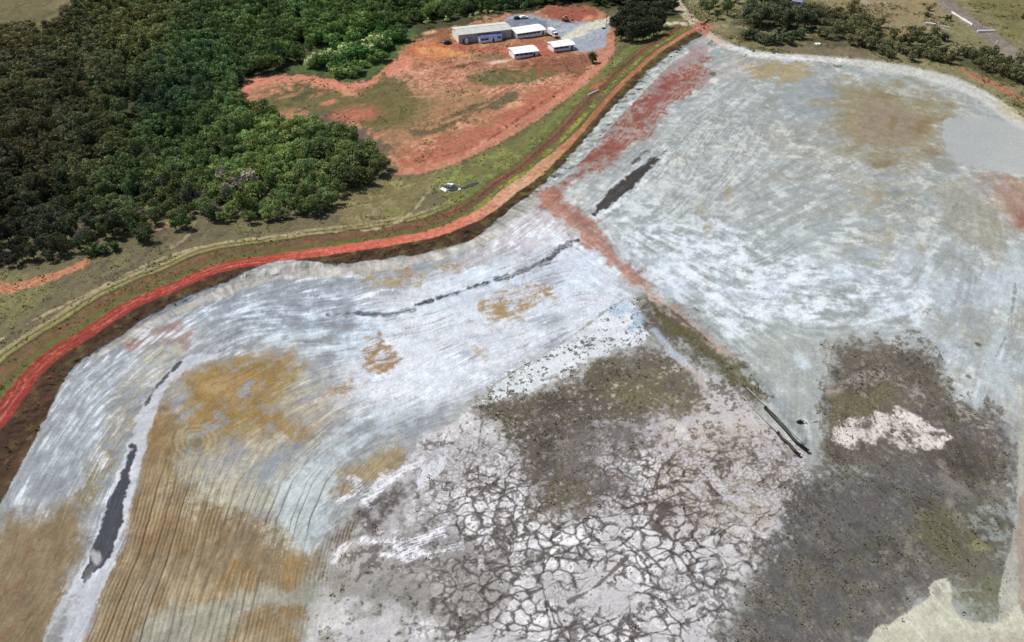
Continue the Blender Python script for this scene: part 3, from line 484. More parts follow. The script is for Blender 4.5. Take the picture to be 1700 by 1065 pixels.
# tyre lines across the tilled silt
Au = np.interp(V, [560, 600, 650, 700, 750, 800, 860, 930, 1000, 1065, 1400], [420, 330, 280, 262, 250, 238, 222, 200, 172, 148, 20])
Bu = np.interp(V, [560, 600, 660, 740, 800, 860, 950, 1065, 1400], [900, 830, 740, 640, 585, 556, 535, 520, 480])
tt = (U - Au) / (Bu - Au) + .004 * n_mid
tt = (tt * 27 + 1.1 * vnoise(tt * 8, V / 400, 66) + .12 * n_mid) / 31
stren = _hash(np.floor(tt * 31).astype(np.int64), np.zeros(U.shape, np.int64), 4)
lines = sm(.16, .05, np.abs((tt * 31) % 1 - .5)) * stren * sm(0, .02, tt) * sm(.9, .86, tt) * P_
fade = sm(700, 880, V) * thr(n_mid + n_big, -1.0, .2)
put(lines * fade, (70, 56, 34), .95); L_ruts = lines * fade
lines2 = sm(.3, .1, np.abs((tt * 61) % 1 - .5)) * sm(0, .02, tt) * sm(1.02, .98, tt) * P_ * sm(560, 700, V)
put(lines2 * thr(n_mid, -.8, .5) * sm(720, 850, V), (206, 192, 156), .3)
dt = D + .25 * n_mid
ln3 = sm(.3, .1, np.abs((dt / 2.1) % 1 - .5)) * (D < -10) * (U < 520) * (tt < -.12) * P_
put(ln3 * thr(n_mid + n_px, -.2, 1.2), (120, 114, 94), .4)
# paths, crossroads, right-hand roads
m_x = pmask([(1152, 46), (1156, 37), (1166, 36), (1180, 44), (1176, 54), (1165, 54)], 5, 2); 
m_rtop = lmask([(1090, -60), (1112, -14), (1124, 4), (1140, 24), (1158, 40)], [17, 17, 16, 14, 13], 2.5, .6)
put(m_rtop, (196, 180, 148)); put(lmask([(1092, 38), (1120, 38), (1152, 39)], 5, 2.5, .6), (206, 196, 170), .95)
GEO = True
m_rr = lmask([(1165, 48), (1185, 62), (1210, 76), (1250, 88), (1300, 94), (1360, 98), (1420, 104), (1480, 112), (1540, 124), (1590, 140), (1640, 165), (1690, 200), (1740, 235)], [9, 9, 9, 10, 10, 10, 13, 16, 17, 18, 20, 20, 20], 7, 2)
GEO = False
put(m_rr, (204, 202, 194), .95); put(m_rr * thr(n_mid + n_px * .3, -.6, 1.0) * sm(1560, 1300, U), (228, 230, 232), .8); put(m_rr * sm(1230, 1180, U), (208, 160, 134), .6)
put(m_x, (206, 124, 102), .85); put(lmask([(1180, 42), (1220, 44), (1260, 50), (1300, 55), (1360, 58)], 3, 3, 2), (170, 146, 112), .8)
put(lmask([(1590, 112), (1630, 132), (1670, 150), (1720, 175)], [4, 8, 9, 10], 4, 2), (176, 118, 88), .9); put(pmask([(1640, 165), (1700, 185), (1720, 215), (1680, 195)], 8, 3), (190, 174, 136), .6)
m_hw = lmask([(1480, -80), (1556, -8), (1590, 20), (1630, 50), (1668, 78), (1705, 102), (1800, 160)], [15, 17, 18, 20, 19, 20, 24], 2.5, .8)
put(m_hw, (138, 124, 112)); put(m_hw * thr(L1, .2, 1.8), (154, 140, 128), .6)
put(lmask([(1545, 36), (1575, 46)], 3, 3, 1), (176, 168, 140), .6); put(lmask([(1420, 2), (1480, 6)], 4, 4, 2), (176, 160, 146), .6); put(lmask([(1440, 32), (1500, 42)], 2.5, 3, 2), (176, 156, 122), .6)
# bottom right beach
put(lmask([(1730, 560), (1712, 640), (1704, 720), (1702, 800), (1698, 880), (1684, 960), (1680, 1040), (1700, 1200)], [10, 26, 26, 26, 28, 40, 44, 50], 4, 1.5, 1.5), (178, 176, 162), .95)
put(pmask([(1690, 1000), (1705, 800), (1900, 700), (1900, 1300), (1690, 1300)], 5, 1), (168, 150, 134))
m_beach = pmask([(1440, 1062), (1480, 1035), (1530, 1000), (1545, 990), (1544, 972), (1556, 962), (1576, 964), (1580, 985), (1584, 1010), (1610, 1030), (1660, 1034), (1700, 1020), (1700, 1300), (1380, 1300)], 4, 1.5, ws=1.5)
put(m_beach, (198, 194, 170)); put(m_beach * sm(1500, 1640, U) * sm(1040, 1060, V), (188, 180, 160), .8); put(m_beach * thr(L1, 0, 1.5), (212, 212, 200), .5); put(emask(1556, 982, 6, 9, 0), (150, 150, 134), .7)
# overall grain
grn = 1 - .85 * m_pan
mul(1 + grn * P_ * (.035 * L1 + .03 * L2 + .09 * n_px) + (1 - P_) * .08 * n_px + grn * .05 * n_fin + grn * .04 * n_sml + (1 - P_) * (.10 * n_fin + .05 * L1))
mul(1 + .05 * n_mid)

H = H + P_ * (.10 * n_mid + .03 * n_sml + .006 * L1) - .08 * L_ruts - .10 * cden * cb + .06 * vegm * np.clip(n_fin, 0, 1) + m_rock * .16 * n_sml
H = H + P_ * 1.3 * np.exp(-((samp((lambda q: q[0])(seg_dist(GU, GV, spline([(915, 330), (985, 395), (1050, 455), (1130, 520), (1215, 592), (1330, 730)], False, 4))).astype(np.float32), U, V)) / 11) ** 2)
XX, YY = hit(U.astype(float), V.astype(float), H.astype(float))
ZZ = H
def gpos(u, v):
    i = int(np.clip(np.searchsorted(vs, v), 0, nr - 1)); j = int(np.clip(np.searchsorted(us, u), 0, nc - 1))
    return Vector((float(XX[i, j]), float(YY[i, j]), float(ZZ[i, j])))

# ------------------------------------------------------------------ materials
def new_mat(name):
    m = bpy.data.materials.new(name); m.use_nodes = True; t = m.node_tree; b = t.nodes['Principled BSDF']
    b.inputs['Roughness'].default_value = .9; b.inputs['Specular IOR Level'].default_value = .15
    return m, t, b
def nd(t, ty, **k):
    n = t.nodes.new(ty)
    for a, b in k.items(): setattr(n, a, b)
    return n
def ground_mat():
    m, t, b = new_mat('ground_soil')
    at = nd(t, 'ShaderNodeAttribute', attribute_name='soil')
    g = nd(t, 'ShaderNodeNewGeometry')
    n1 = nd(t, 'ShaderNodeTexNoise'); n1.inputs['Scale'].default_value = 1.6; n1.inputs['Detail'].default_value = 6; n1.inputs['Roughness'].default_value = .65
    t.links.new(g.outputs['Position'], n1.inputs['Vector'])
    r = nd(t, 'ShaderNodeMapRange'); r.inputs[1].default_value = .3; r.inputs[2].default_value = .7; r.inputs[3].default_value = .86; r.inputs[4].default_value = 1.13
    t.links.new(n1.outputs[0], r.inputs[0])
    mx = nd(t, 'ShaderNodeVectorMath', operation='SCALE'); t.links.new(at.outputs['Color'], mx.inputs[0]); t.links.new(r.outputs[0], mx.inputs[3])
    t.links.new(mx.outputs[0], b.inputs['Base Color'])
    rr_ = nd(t, 'ShaderNodeMapRange'); rr_.inputs[3].default_value = .6; rr_.inputs[4].default_value = .9; t.links.new(at.outputs['Alpha'], rr_.inputs[0]); t.links.new(rr_.outputs[0], b.inputs['Roughness'])
    n2 = nd(t, 'ShaderNodeTexNoise'); n2.inputs['Scale'].default_value = .8; n2.inputs['Detail'].default_value = 8
    t.links.new(g.outputs['Position'], n2.inputs['Vector'])
    bp = nd(t, 'ShaderNodeBump'); ml = nd(t, 'ShaderNodeMath', operation='MULTIPLY'); ml.inputs[1].default_value = .5; t.links.new(at.outputs['Alpha'], ml.inputs[0]); t.links.new(ml.outputs[0], bp.inputs['Strength']); bp.inputs['Distance'].default_value = .35
    t.links.new(n2.outputs[0], bp.inputs['Height']); t.links.new(bp.outputs[0], b.inputs['Normal'])
    return m
GM = ground_mat()
def flat_mat(name, c, rough=.8, var=.12, scale=1.5, metal=0, spec=.3):
    m, t, b = new_mat(name); b.inputs['Roughness'].default_value = rough; b.inputs['Metallic'].default_value = metal; b.inputs['Specular IOR Level'].default_value = spec
    n = nd(t, 'ShaderNodeTexNoise'); n.inputs['Scale'].default_value = scale; n.inputs['Detail'].default_value = 5
    tc = nd(t, 'ShaderNodeTexCoord'); t.links.new(tc.outputs['Object'], n.inputs['Vector'])
    cr = nd(t, 'ShaderNodeValToRGB'); a = [x * (1 - var) for x in c]; z = [min(x * (1 + var), .9) for x in c]
    cr.color_ramp.elements[0].position = .35; cr.color_ramp.elements[1].position = .65
    cr.color_ramp.elements[0].color = (*a, 1); cr.color_ramp.elements[1].color = (*z, 1)
    t.links.new(n.outputs[0], cr.inputs[0]); t.links.new(cr.outputs[0], b.inputs['Base Color'])
    return m

# regions of the sheet become separate structure objects that share their seams
reg = np.zeros(U.shape, np.int8)                                   # 0 ground
reg[m_face + m_inner > .5] = 1                                     # dam embankment
reg[P_ > .5] = 2                                                   # tailings
reg[(RED > .6) & (P_ > .5)] = 2
reg[m_crest > .5] = 3; reg[m_haul > .5] = 3; reg[np.maximum(m_rtop, m_x) > .5] = 3; reg[m_rr > .5] = 3
reg[m_gravel > .5] = 4; reg[m_hw > .5] = 5; reg[(m_clear > .5) & (reg == 0)] = 6
reg[(m_beach > .5)] = 7
names = ['ground', 'dam_embankment', 'tailings_surface', 'dirt_road', 'gravel_yard', 'paved_road', 'red_soil_clearing', 'sand_beach']
idx = np.arange(nr * nc, dtype=np.int32).reshape(nr, nc)
a = idx[:-1, :-1]; b_ = idx[:-1, 1:]; c_ = idx[1:, 1:]; d_ = idx[1:, :-1]
quads = np.stack([d_, c_, b_, a], -1).reshape(-1, 4)
fr = reg[:-1, :-1].reshape(-1)
PTS = np.stack([XX, YY, ZZ], -1).reshape(-1, 3).astype(np.float32)
COLF = np.concatenate([col, (1 - wet)[..., None].astype(np.float32)], -1).reshape(-1, 4)
def np_mesh(name, pts, faces, mats, colors=None, attr='soil', smooth=True, fv=4):
    me = bpy.data.meshes.new(name); n = len(pts); f = len(faces)
    me.vertices.add(n); me.vertices.foreach_set('co', np.ascontiguousarray(pts, np.float32).ravel())
    me.loops.add(f * fv); me.loops.foreach_set('vertex_index', np.ascontiguousarray(faces, np.int32).ravel())
    me.polygons.add(f); me.polygons.foreach_set('loop_start', np.arange(0, f * fv, fv, dtype=np.int32))
    me.polygons.foreach_set('use_smooth', np.full(f, smooth))
    if colors is not None:
        at = me.attributes.new(attr, 'FLOAT_COLOR', 'POINT'); at.data.foreach_set('color', np.ascontiguousarray(colors, np.float32).ravel())
    me.update(calc_edges=True)
    me.materials.append(mats); return me
# normals of the full sheet so that seams stay invisible
tu = np.gradient(np.stack([XX, YY, ZZ], -1), axis=1); tv = np.gradient(np.stack([XX, YY, ZZ], -1), axis=0)
NN = np.cross(tv, tu); NN /= np.linalg.norm(NN, axis=-1, keepdims=True) + 1e-12; NN[NN[..., 2] < 0] *= -1; NN = NN.reshape(-1, 3)
for k, nm in enumerate(names):
    fq = quads[fr == k]
    if len(fq) == 0: continue
    used, inv = np.unique(fq.ravel(), return_inverse=True)
    me = np_mesh(nm, PTS[used], inv.reshape(-1, 4), GM, COLF[used])
    me.normals_split_custom_set_from_vertices(NN[used].astype(np.float32))
    o = bpy.data.objects.new(nm, me); C.objects.link(o); o['kind'] = 'structure'

# ------------------------------------------------------------------ object helpers
class MB:
    def __init__(s): s.v = []; s.f = []
    def add(s, v, f):
        n = len(s.v); s.v += [tuple(p) for p in v]; s.f += [tuple(i + n for i in q) for q in f]; return s
    def box(s, x0, x1, y0, y1, z0, z1):
        return s.add([(x0, y0, z0), (x1, y0, z0), (x1, y1, z0), (x0, y1, z0), (x0, y0, z1), (x1, y0, z1), (x1, y1, z1), (x0, y1, z1)],
                     [(0, 3, 2, 1), (4, 5, 6, 7), (0, 1, 5, 4), (1, 2, 6, 5), (2, 3, 7, 6), (3, 0, 4, 7)])
    def tube(s, pts, rad, n=8, cap=True):
        pts = [Vector(p) for p in pts]; R = rad if isinstance(rad, (list, tuple)) else [rad] * len(pts); V_ = []; F_ = []
        for i, p in enumerate(pts):
            t = (pts[min(i + 1, len(pts) - 1)] - pts[max(i - 1, 0)]).normalized()
            up = Vector((0, 0, 1)) if abs(t.z) < .9 else Vector((1, 0, 0)); a = t.cross(up).normalized(); b = t.cross(a)
            V_ += [p + (a * math.cos(2 * math.pi * k / n) + b * math.sin(2 * math.pi * k / n)) * R[i] for k in range(n)]
        for i in range(len(pts) - 1):
            F_ += [(i * n + k, i * n + (k + 1) % n, (i + 1) * n + (k + 1) % n, (i + 1) * n + k) for k in range(n)]
        if cap: F_ += [tuple(range(n))[::-1], tuple(range((len(pts) - 1) * n, len(pts) * n))]
        return s.add(V_, F_)
    def build(s, name, mat, parent=None, smooth=False):
        me = bpy.data.meshes.new(name); me.from_pydata(s.v, [], s.f); me.update(); me.materials.append(mat)
        if smooth: me.polygons.foreach_set('use_smooth', [True] * len(me.polygons))
        o = bpy.data.objects.new(name, me); C.objects.link(o); o.parent = parent; return o
def tag(o, label, cat, group=None):
    o['label'] = label; o['category'] = cat
    if group: o['group'] = group
    return o
def empty(name, loc, rz, label, cat, group=None):
    o = bpy.data.objects.new(name, None); C.objects.link(o); o.location = loc; o.rotation_euler = (0, 0, rz); o.empty_display_size = .5
    return tag(o, label, cat, group)

# ------------------------------------------------------------------ trees
def leaf_mat(name, use_attr):
    m, t, b = new_mat(name); b.inputs['Roughness'].default_value = .75; b.inputs['Specular IOR Level'].default_value = .12
    if use_attr: s = nd(t, 'ShaderNodeAttribute', attribute_name='leafcol').outputs['Color']
    else: s = nd(t, 'ShaderNodeObjectInfo').outputs['Color']
    v = nd(t, 'ShaderNodeAttribute', attribute_name='clump')
    mx = nd(t, 'ShaderNodeVectorMath', operation='MULTIPLY'); t.links.new(s, mx.inputs[0]); t.links.new(v.outputs['Color'], mx.inputs[1])
    t.links.new(mx.outputs[0], b.inputs['Base Color'])
    tr = nd(t, 'ShaderNodeBsdfTranslucent'); t.links.new(mx.outputs[0], tr.inputs['Color'])
    ms = nd(t, 'ShaderNodeMixShader'); ms.inputs[0].default_value = .22
    t.links.new(b.outputs[0], ms.inputs[1]); t.links.new(tr.outputs[0], ms.inputs[2]); t.links.new(ms.outputs[0], t.nodes['Material Output'].inputs['Surface'])
    return m
LEAF = leaf_mat('foliage', False); LEAFA = leaf_mat('foliage_mass', True)
BARK = flat_mat('bark', (.10, .08, .06), .95, .25, 3)
def crown_np(seed, R, zb, zt, nl, nleaf, leaf, flat=1.0):
    r = np.random.default_rng(seed); zc = (zb + zt) / 2; hz = (zt - zb) / 2
    a = r.uniform(0, 2 * np.pi, nl); q = np.sqrt(r.uniform(0.02, 1, nl)) * .72; zz = r.uniform(-.75, .75, nl)
    q = q * np.sqrt(1 - .75 * zz ** 2)
    lc = np.stack([q * R * np.cos(a), q * R * np.sin(a), zc + zz * hz * .8], -1); lr = R * r.uniform(.24, .46, nl); tone = r.uniform(.72, 1.28, nl)
    k = r.integers(0, nl, nleaf); n = r.standard_normal((nleaf, 3)); n[:, 2] = n[:, 2] * .9 + .25; n /= np.linalg.norm(n, axis=1, keepdims=True)
    p = lc[k] + n * lr[k][:, None] * r.uniform(.65, 1.12, nleaf)[:, None] * np.array([1, 1, .8])
    nn = n + .55 * r.standard_normal((nleaf, 3)); nn /= np.linalg.norm(nn, axis=1, keepdims=True)
    t = np.cross(nn, r.standard_normal((nleaf, 3))); t /= np.linalg.norm(t, axis=1, keepdims=True); b = np.cross(nn, t)
    s = leaf * r.uniform(.6, 1.35, nleaf)[:, None]; s2 = s * r.uniform(.6, 1, nleaf)[:, None]
    V4 = np.stack([p - t * s, p + b * s2 * .8 - t * s * .1, p + t * s, p - b * s2 * .9 + t * s * .15], 1).reshape(-1, 3)
    tn = (tone[k] * r.uniform(.92, 1.08, nleaf)); hue = r.uniform(-.06, .06, nleaf)
    c = np.stack([tn * (1 + hue), tn, tn * (1 - hue), np.ones(nleaf)], -1).repeat(4, 0)
    return V4, c, lc
def trunk_mb(seed, lc, zb, r0, mesh=None):
    rr = random.Random(seed); mb = mesh or MB(); top = zb + (lc[:, 2].mean() - zb) * .7
    mb.tube([(0, 0, -.8), (rr.uniform(-.1, .1), rr.uniform(-.1, .1), zb * .5), (rr.uniform(-.2, .2), rr.uniform(-.2, .2), zb), (0, 0, top)], [r0 * 1.3, r0, r0 * .8, r0 * .4], 7)
    for q in lc[:5]:
        z = zb * rr.uniform(.7, 1.0); mb.tube([(0, 0, z), (q[0] * .5, q[1] * .5, (z + q[2]) * .5 + .2), tuple(q)], [r0 * .5, r0 * .3, r0 * .12], 5)
    return mb
KINDS = {}
def tree_kind(key, seed, R, zb, zt, nl, nleaf, leaf, r0=.22):
    V4, c, lc = crown_np(seed, R, zb, zt, nl, nleaf, leaf)
    me = np_mesh('crown', V4, np.arange(len(V4)).reshape(-1, 4), LEAF, c, 'clump', False)
    tb = trunk_mb(seed, lc, zb, r0); tm = bpy.data.meshes.new('trunk'); tm.from_pydata(tb.v, [], tb.f); tm.update(); tm.materials.append(BARK)
    KINDS[key] = (me, tm, V4, c, R)
for i in range(6): tree_kind('wood%d' % i, 100 + i, 3.0 + .35 * (i % 3), 1.2, 6.4 + .9 * (i % 4), 18, 700, .36)
for i in range(3): tree_kind('shrub%d' % i, 200 + i, 2.3, .1, 3.2, 12, 520, .28, .12)
for i in range(3): tree_kind('dark%d' % i, 300 + i, 4.8, .7, 9.4 + i * .8, 30, 1700, .42, .3)
for i in range(2): tree_kind('palm%d' % i, 400 + i, 2.3, 3.0, 6.5, 7, 240, .4, .16)
for i in range(3): tree_kind('low%d' % i, 500 + i, 1.5, .15, 1.9, 7, 260, .22, .08)
def plant(key, pos, sc, rz, colr, name, label, cat, group):
    me, tm = KINDS[key][:2]
    e = empty(name, pos, rz, label, cat, group); e.scale = (sc, sc, sc * rnd.uniform(.85, 1.15))
    o = bpy.data.objects.new('crown', me); C.objects.link(o); o.parent = e; o.color = (*colr, 1)
    o = bpy.data.objects.new('trunk', tm); C.objects.link(o); o.parent = e
    return e
TINT = [(30, 30, (90, 88, 50)), (20, 120, (70, 74, 42)), (120, 120, (66, 72, 42)), (230, 60, (78, 84, 40)), (60, 250, (62, 62, 36)), (160, 260, (66, 72, 38)), (60, 400, (48, 54, 36)), (180, 400, (62, 74, 42)), (280, 180, (46, 70, 40)), (340, 100, (58, 84, 42)),
        (330, 250, (70, 94, 44)), (420, 40, (66, 88, 40)), (450, 270, (94, 114, 50)), (540, 260, (84, 104, 50)), (420, 330, (90, 110, 50)), (500, 320, (86, 106, 54)), (600, 290, (78, 92, 46)), (520, 60, (64, 88, 36)), (640, 30, (62, 84, 36)),
        (800, 15, (54, 76, 36)), (740, 20, (70, 92, 42)), (1000, 5, (48, 66, 36)), (600, 90, (84, 114, 44)), (230, 320, (66, 84, 40)), (300, 340, (78, 92, 46))]
TA = np.array([(a, b) for a, b, c in TINT], float); TC = np.array([alb(c) for a, b, c in TINT])
def tn_(u, v): return float(np.clip(fbm(np.array([u / 38.0]), np.array([v / 22.0]), 71, 3)[0] * 1.3, -1, 1.2))
def tint(u, v, j=.22):
    k = 1 / (((TA[:, 0] - u) ** 2 + (TA[:, 1] - v) ** 2) + 400) ** 1.4
    c = (TC * k[:, None]).sum(0) / k.sum() * 2.5 * np.array([1.32, 1.16, 1.32])
    f = (1 + rnd.uniform(-j, j)) * (1 + .32 * tn_(u, v)); h = rnd.uniform(-.1, .1)
    return (float(c[0] * f * (1 + h)), float(c[1] * f), float(c[2] * f * (1 - h)))
FOREST = np.array([(-400, 70), (-60, 60), (40, 52), (90, 42), (130, 22), (150, -30), (200, -120), (760, -120), (1130, -100), (1128, -18), (1108, -6), (1060, 6), (1000, 10), (960, 2), (900, 8), (860, 18), (800, 22), (745, 34), (700, 36), (668, 44), (640, 54), (600, 64), (560, 78), (520, 92), (500, 104), (470, 114), (420, 122), (395, 142), (385, 165), (402, 182), (455, 198), (505, 212), (560, 222), (610, 245), (640, 270), (640, 296), (600, 308), (570, 318), (552, 345), (525, 358), (490, 364), (440, 368),
                   (395, 370), (345, 366), (325, 352), (300, 372), (272, 366), (255, 388), (225, 396), (200, 402), (165, 408), (140, 420), (100, 430), (40, 440), (-40, 452), (-400, 560)], float)
FX_, FY_ = hit(0, 0, -7)
cand = []
sp_m = 4.3
for iy in range(0, 225):
    for ix in range(-112, 70):
        x = ix * sp_m + rnd.uniform(-1.9, 1.9) + (iy % 2) * 2.5; y = 150 + iy * sp_m + rnd.uniform(-1.9, 1.9)
        u, v = proj(x, y, -6.0)
        if u < -130 or u > 1150 or v < -60: continue
        cand.append((x, y, u, v))
ca = np.array(cand); ok = inside(ca[:, 2], ca[:, 3], FOREST); ca = ca[ok]
hole = (fbm(ca[:, 0] / 22, ca[:, 1] / 22, 55) > .75); ca = ca[~hole]; print('trees', len(ca))
ca = ca[np.argsort(ca[:, 1])]
inview = (ca[:, 2] > -10) & (ca[:, 3] > 4)
order = [i for i in range(len(ca)) if inview[i]]
near = set(order[:300])
sv = []; sc_ = []; scl = []
leaf_sub = {}
for i, (x, y, u, v) in enumerate(ca):
    g = gpos(u, v); s = rnd.uniform(.6, 1.35) * (.82 if v > 330 else 1.0); key = 'wood%d' % rnd.randrange(6)
    c = tint(u, v)
    if i in near:
        if rnd.random() < .07: c = (c[1] * 1.25, c[1] * 1.1, c[1] * .85)
        plant(key, g, s, rnd.uniform(0, 6.28), c, 'forest_tree', 'closely packed green crown at the near side of the wood above the curving red road', 'tree', 'trees at the near side of the wood')
    else:
        V4, cc = KINDS[key][2:4]; th_ = rnd.uniform(0, 6.28); ct, st = math.cos(th_), math.sin(th_)
        q = V4.reshape(-1, 4, 3); kk = cc.reshape(-1, 4, 4)
        if v < 150: q = q[::2]; kk = kk[::2]; q = (q - q.mean(1, keepdims=True)) * 1.4 + q.mean(1, keepdims=True)
        q = q.reshape(-1, 3) * s; kk = kk.reshape(-1, 4)
        sv.append(np.stack([q[:, 0] * ct - q[:, 1] * st + g.x, q[:, 0] * st + q[:, 1] * ct + g.y, q[:, 2] + g.z], -1).astype(np.float32))
        sc_.append(kk.astype(np.float32)); scl.append(np.tile(np.array([*c, 1], np.float32), (len(q), 1)))
SV = np.concatenate(sv); me = np_mesh('forest', SV, np.arange(len(SV)).reshape(-1, 4), LEAFA, np.concatenate(sc_), 'clump', False)
at = me.attributes.new('leafcol', 'FLOAT_COLOR', 'POINT'); at.data.foreach_set('color', np.concatenate(scl).ravel())
o = bpy.data.objects.new('forest', me); C.objects.link(o); o['kind'] = 'stuff'; tag(o, 'far dense wood of dark green crowns filling the upper left behind the clearing', 'forest')

def grp(pts, key, sc, colr, name, label, cat, group, j=.18):
    for (u, v) in pts:
        f = 1 + rnd.uniform(-j, j)
        plant(key + str(rnd.randrange(3 if key not in ('palm',) else 2)), gpos(u, v), sc * rnd.uniform(.85, 1.15), rnd.uniform(0, 6.28), tuple(float(x) * f * 2.6 for x in alb(colr)), name, label, cat, group)
grp([(1030, 66), (1048, 70), (1066, 66), (1084, 58), (1040, 58), (1058, 56), (1076, 50), (1022, 52), (1034, 44), (1052, 42), (1070, 40), (1090, 48)], 'dark', 1.12, (50, 54, 36), 'dark_tree', 'one near-black crown in the dense clump between the gravel yard and the crossroads', 'tree', 'dark tree clump by the crossroads')
grp([(1046, 24), (1066, 22), (1088, 24), (1104, 22), (1100, 8), (1080, 6), (1060, 4), (1040, 8), (1116, 18)], 'dark', .95, (54, 62, 44), 'dark_tree', 'one dark tree behind the pale yard road, left of the tan road', 'tree', 'dark trees behind the yard road')
grp([(1016, 38)], 'dark', .45, (44, 48, 30), 'dark_tree', 'small dark tree standing alone at the left of the dense clump beside the yard', 'tree', None)
grp([(982, 104)], 'dark', .62, (78, 66, 44), 'round_tree', 'single brown green tree beside the salmon haul road below the gravel yard', 'tree', None)
grp([(1164, 14), (1176, 22), (1190, 30), (1206, 24), (1184, 10), (1206, 8), (1168, -2), (1220, 4)], 'wood', 1.0, (66, 80, 44), 'roadside_tree', 'one of the green trees just right of the tan road above the crossroads', 'tree', 'trees right of the crossroads')
grp([(1240, 36), (1252, 44), (1262, 38), (1245, 26), (1270, 28), (1284, 42), (1296, 46), (1310, 44), (1322, 47), (1334, 46), (1346, 44), (1352, 36), (1338, 30), (1300, 30), (1280, 16), (1262, 12), (1296, 14)], 'dark', 1.15, (76, 80, 54), 'hedgerow_tree', 'dark green tree in the belt below the white walled house at the top', 'tree', 'tree belt below the white house')
grp([(1358, 58), (1372, 62), (1386, 60), (1400, 62), (1416, 64), (1424, 46), (1386, 28), (1370, 30), (1356, 24), (1440, 40), (1452, 56), (1456, 70), (1424, 74), (1408, 74), (1365, 48), (1378, 50), (1392, 48), (1404, 52), (1414, 48), (1426, 54), (1436, 58), (1444, 66), (1430, 66), (1380, 38), (1398, 38), (1410, 30), (1418, 12), (1460, 44), (1446, 48)], 'wood', 1.1, (92, 90, 58), 'hedgerow_tree', 'olive tree continuing the belt right of the white house towards the dry field', 'tree', 'olive trees in the belt')
grp([(1262, 68), (1272, 74), (1284, 70), (1298, 66), (1308, 72), (1314, 62), (1250, 62), (1294, 58), (1330, 64), (1236, 64)], 'shrub', 1.8, (76, 84, 54), 'roadside_shrub', 'one of the grey green shrubs between the tree belt and the pale pond road', 'shrub', 'shrubs above the pale pond road')
grp([(1432, 76), (1446, 80), (1516, 66), (1524, 56), (1512, 56), (1545, 70), (1552, 78), (1500, 88), (1520, 92), (1536, 94), (1548, 98), (1490, 84), (1560, 90), (1580, 96), (1598, 92), (1566, 66), (1532, 84), (1572, 104), (1508, 74), (1484, 62), (1494, 72), (1472, 78), (1462, 88), (1478, 94), (1512, 100), (1556, 100), (1540, 84), (1552, 58), (1528, 74)], 'shrub', 1.7, (84, 84, 54), 'field_shrub', 'one of the scattered olive shrubs on the dry field above the pale pond road', 'shrub', 'scattered field shrubs')
grp([(1612, 104), (1624, 112), (1636, 118), (1648, 116), (1660, 124), (1672, 128), (1684, 134), (1696, 138), (1640, 104), (1656, 108), (1668, 114), (1682, 120), (1700, 126), (1690, 110), (1712, 140), (1628, 96), (1724, 134)], 'wood', 1.0, (82, 82, 52), 'roadside_tree', 'one tree in the thicket between the paved road and narrow red track', 'tree', 'thicket at the right edge')
grp([(1540, 16), (1536, 26), (1572, 34), (1696, 30), (1702, 42)], 'shrub', 1.0, (82, 84, 52), 'field_shrub', 'small dark bush in the top right field near the paved road', 'shrub', 'bushes near the paved road')
grp([(515, 112), (530, 104), (545, 98), (560, 96), (574, 90), (590, 86), (605, 84), (618, 92), (632, 84), (640, 74), (648, 66), (612, 78), (622, 74)], 'shrub', 2.0, (152, 160, 104), 'bright_shrub', 'one of the pale lime shrubs lining the wood above the red clearing', 'shrub', 'lime shrubs along the wood edge')
pl = np.array([(500, 112), (530, 96), (575, 76), (640, 52), (684, 42), (690, 56), (655, 88), (625, 112), (585, 122), (540, 118)], float)
q = [(rnd.uniform(495, 690), rnd.uniform(42, 124)) for _ in range(150)]; q = [p for p in q if inside(np.array([p[0]]), np.array([p[1]]), pl)[0]][:44]
grp(q, 'shrub', 1.9, (70, 98, 44), 'green_shrub', 'mid green shrub in the strip between the tall wood and the lime bushes', 'shrub', 'green shrubs between wood and clearing')
grp([(570, 122), (582, 126), (560, 126), (592, 122), (550, 118), (606, 110), (620, 104)], 'shrub', 1.6, (98, 118, 58), 'bright_shrub', 'one of the bright green shrubs on the inner bend of the clearing edge', 'shrub', 'bright green shrubs on the bend')
grp([(705, 45), (712, 42), (780, 34), (792, 31), (804, 29), (816, 27), (742, 40)], 'palm', .8, (140, 150, 96), 'banana_plant', 'one of the pale green tufted plants behind the long grey shed', 'plant', 'tufted plants behind the long shed')
grp([(392, 165), (400, 160), (386, 172), (410, 182), (420, 186), (376, 178)], 'shrub', 1.0, (112, 118, 66), 'bright_shrub', 'one of the pale olive bushes at the left tip of the red clearing', 'shrub', 'bushes at the tip of the clearing')
grp([(292, 380), (300, 376), (310, 378)], 'wood', .8, (52, 72, 34), 'edge_tree', 'one of the three dark trees standing together at the wood edge beside a bare patch', 'tree', 'three dark trees at the wood edge')
grp([(238, 404), (248, 400), (232, 396)], 'wood', .82, (60, 66, 38), 'edge_tree', 'dark tree jutting from the wood edge above the pale service track', 'tree', 'jutting trees at the wood edge')
grp([(152, 424), (162, 420), (176, 418), (190, 414)], 'shrub', 1.3, (66, 82, 42), 'edge_shrub', 'green shrub at the foot of the wood right of the orange dirt track', 'shrub', 'shrubs right of the orange dirt track')

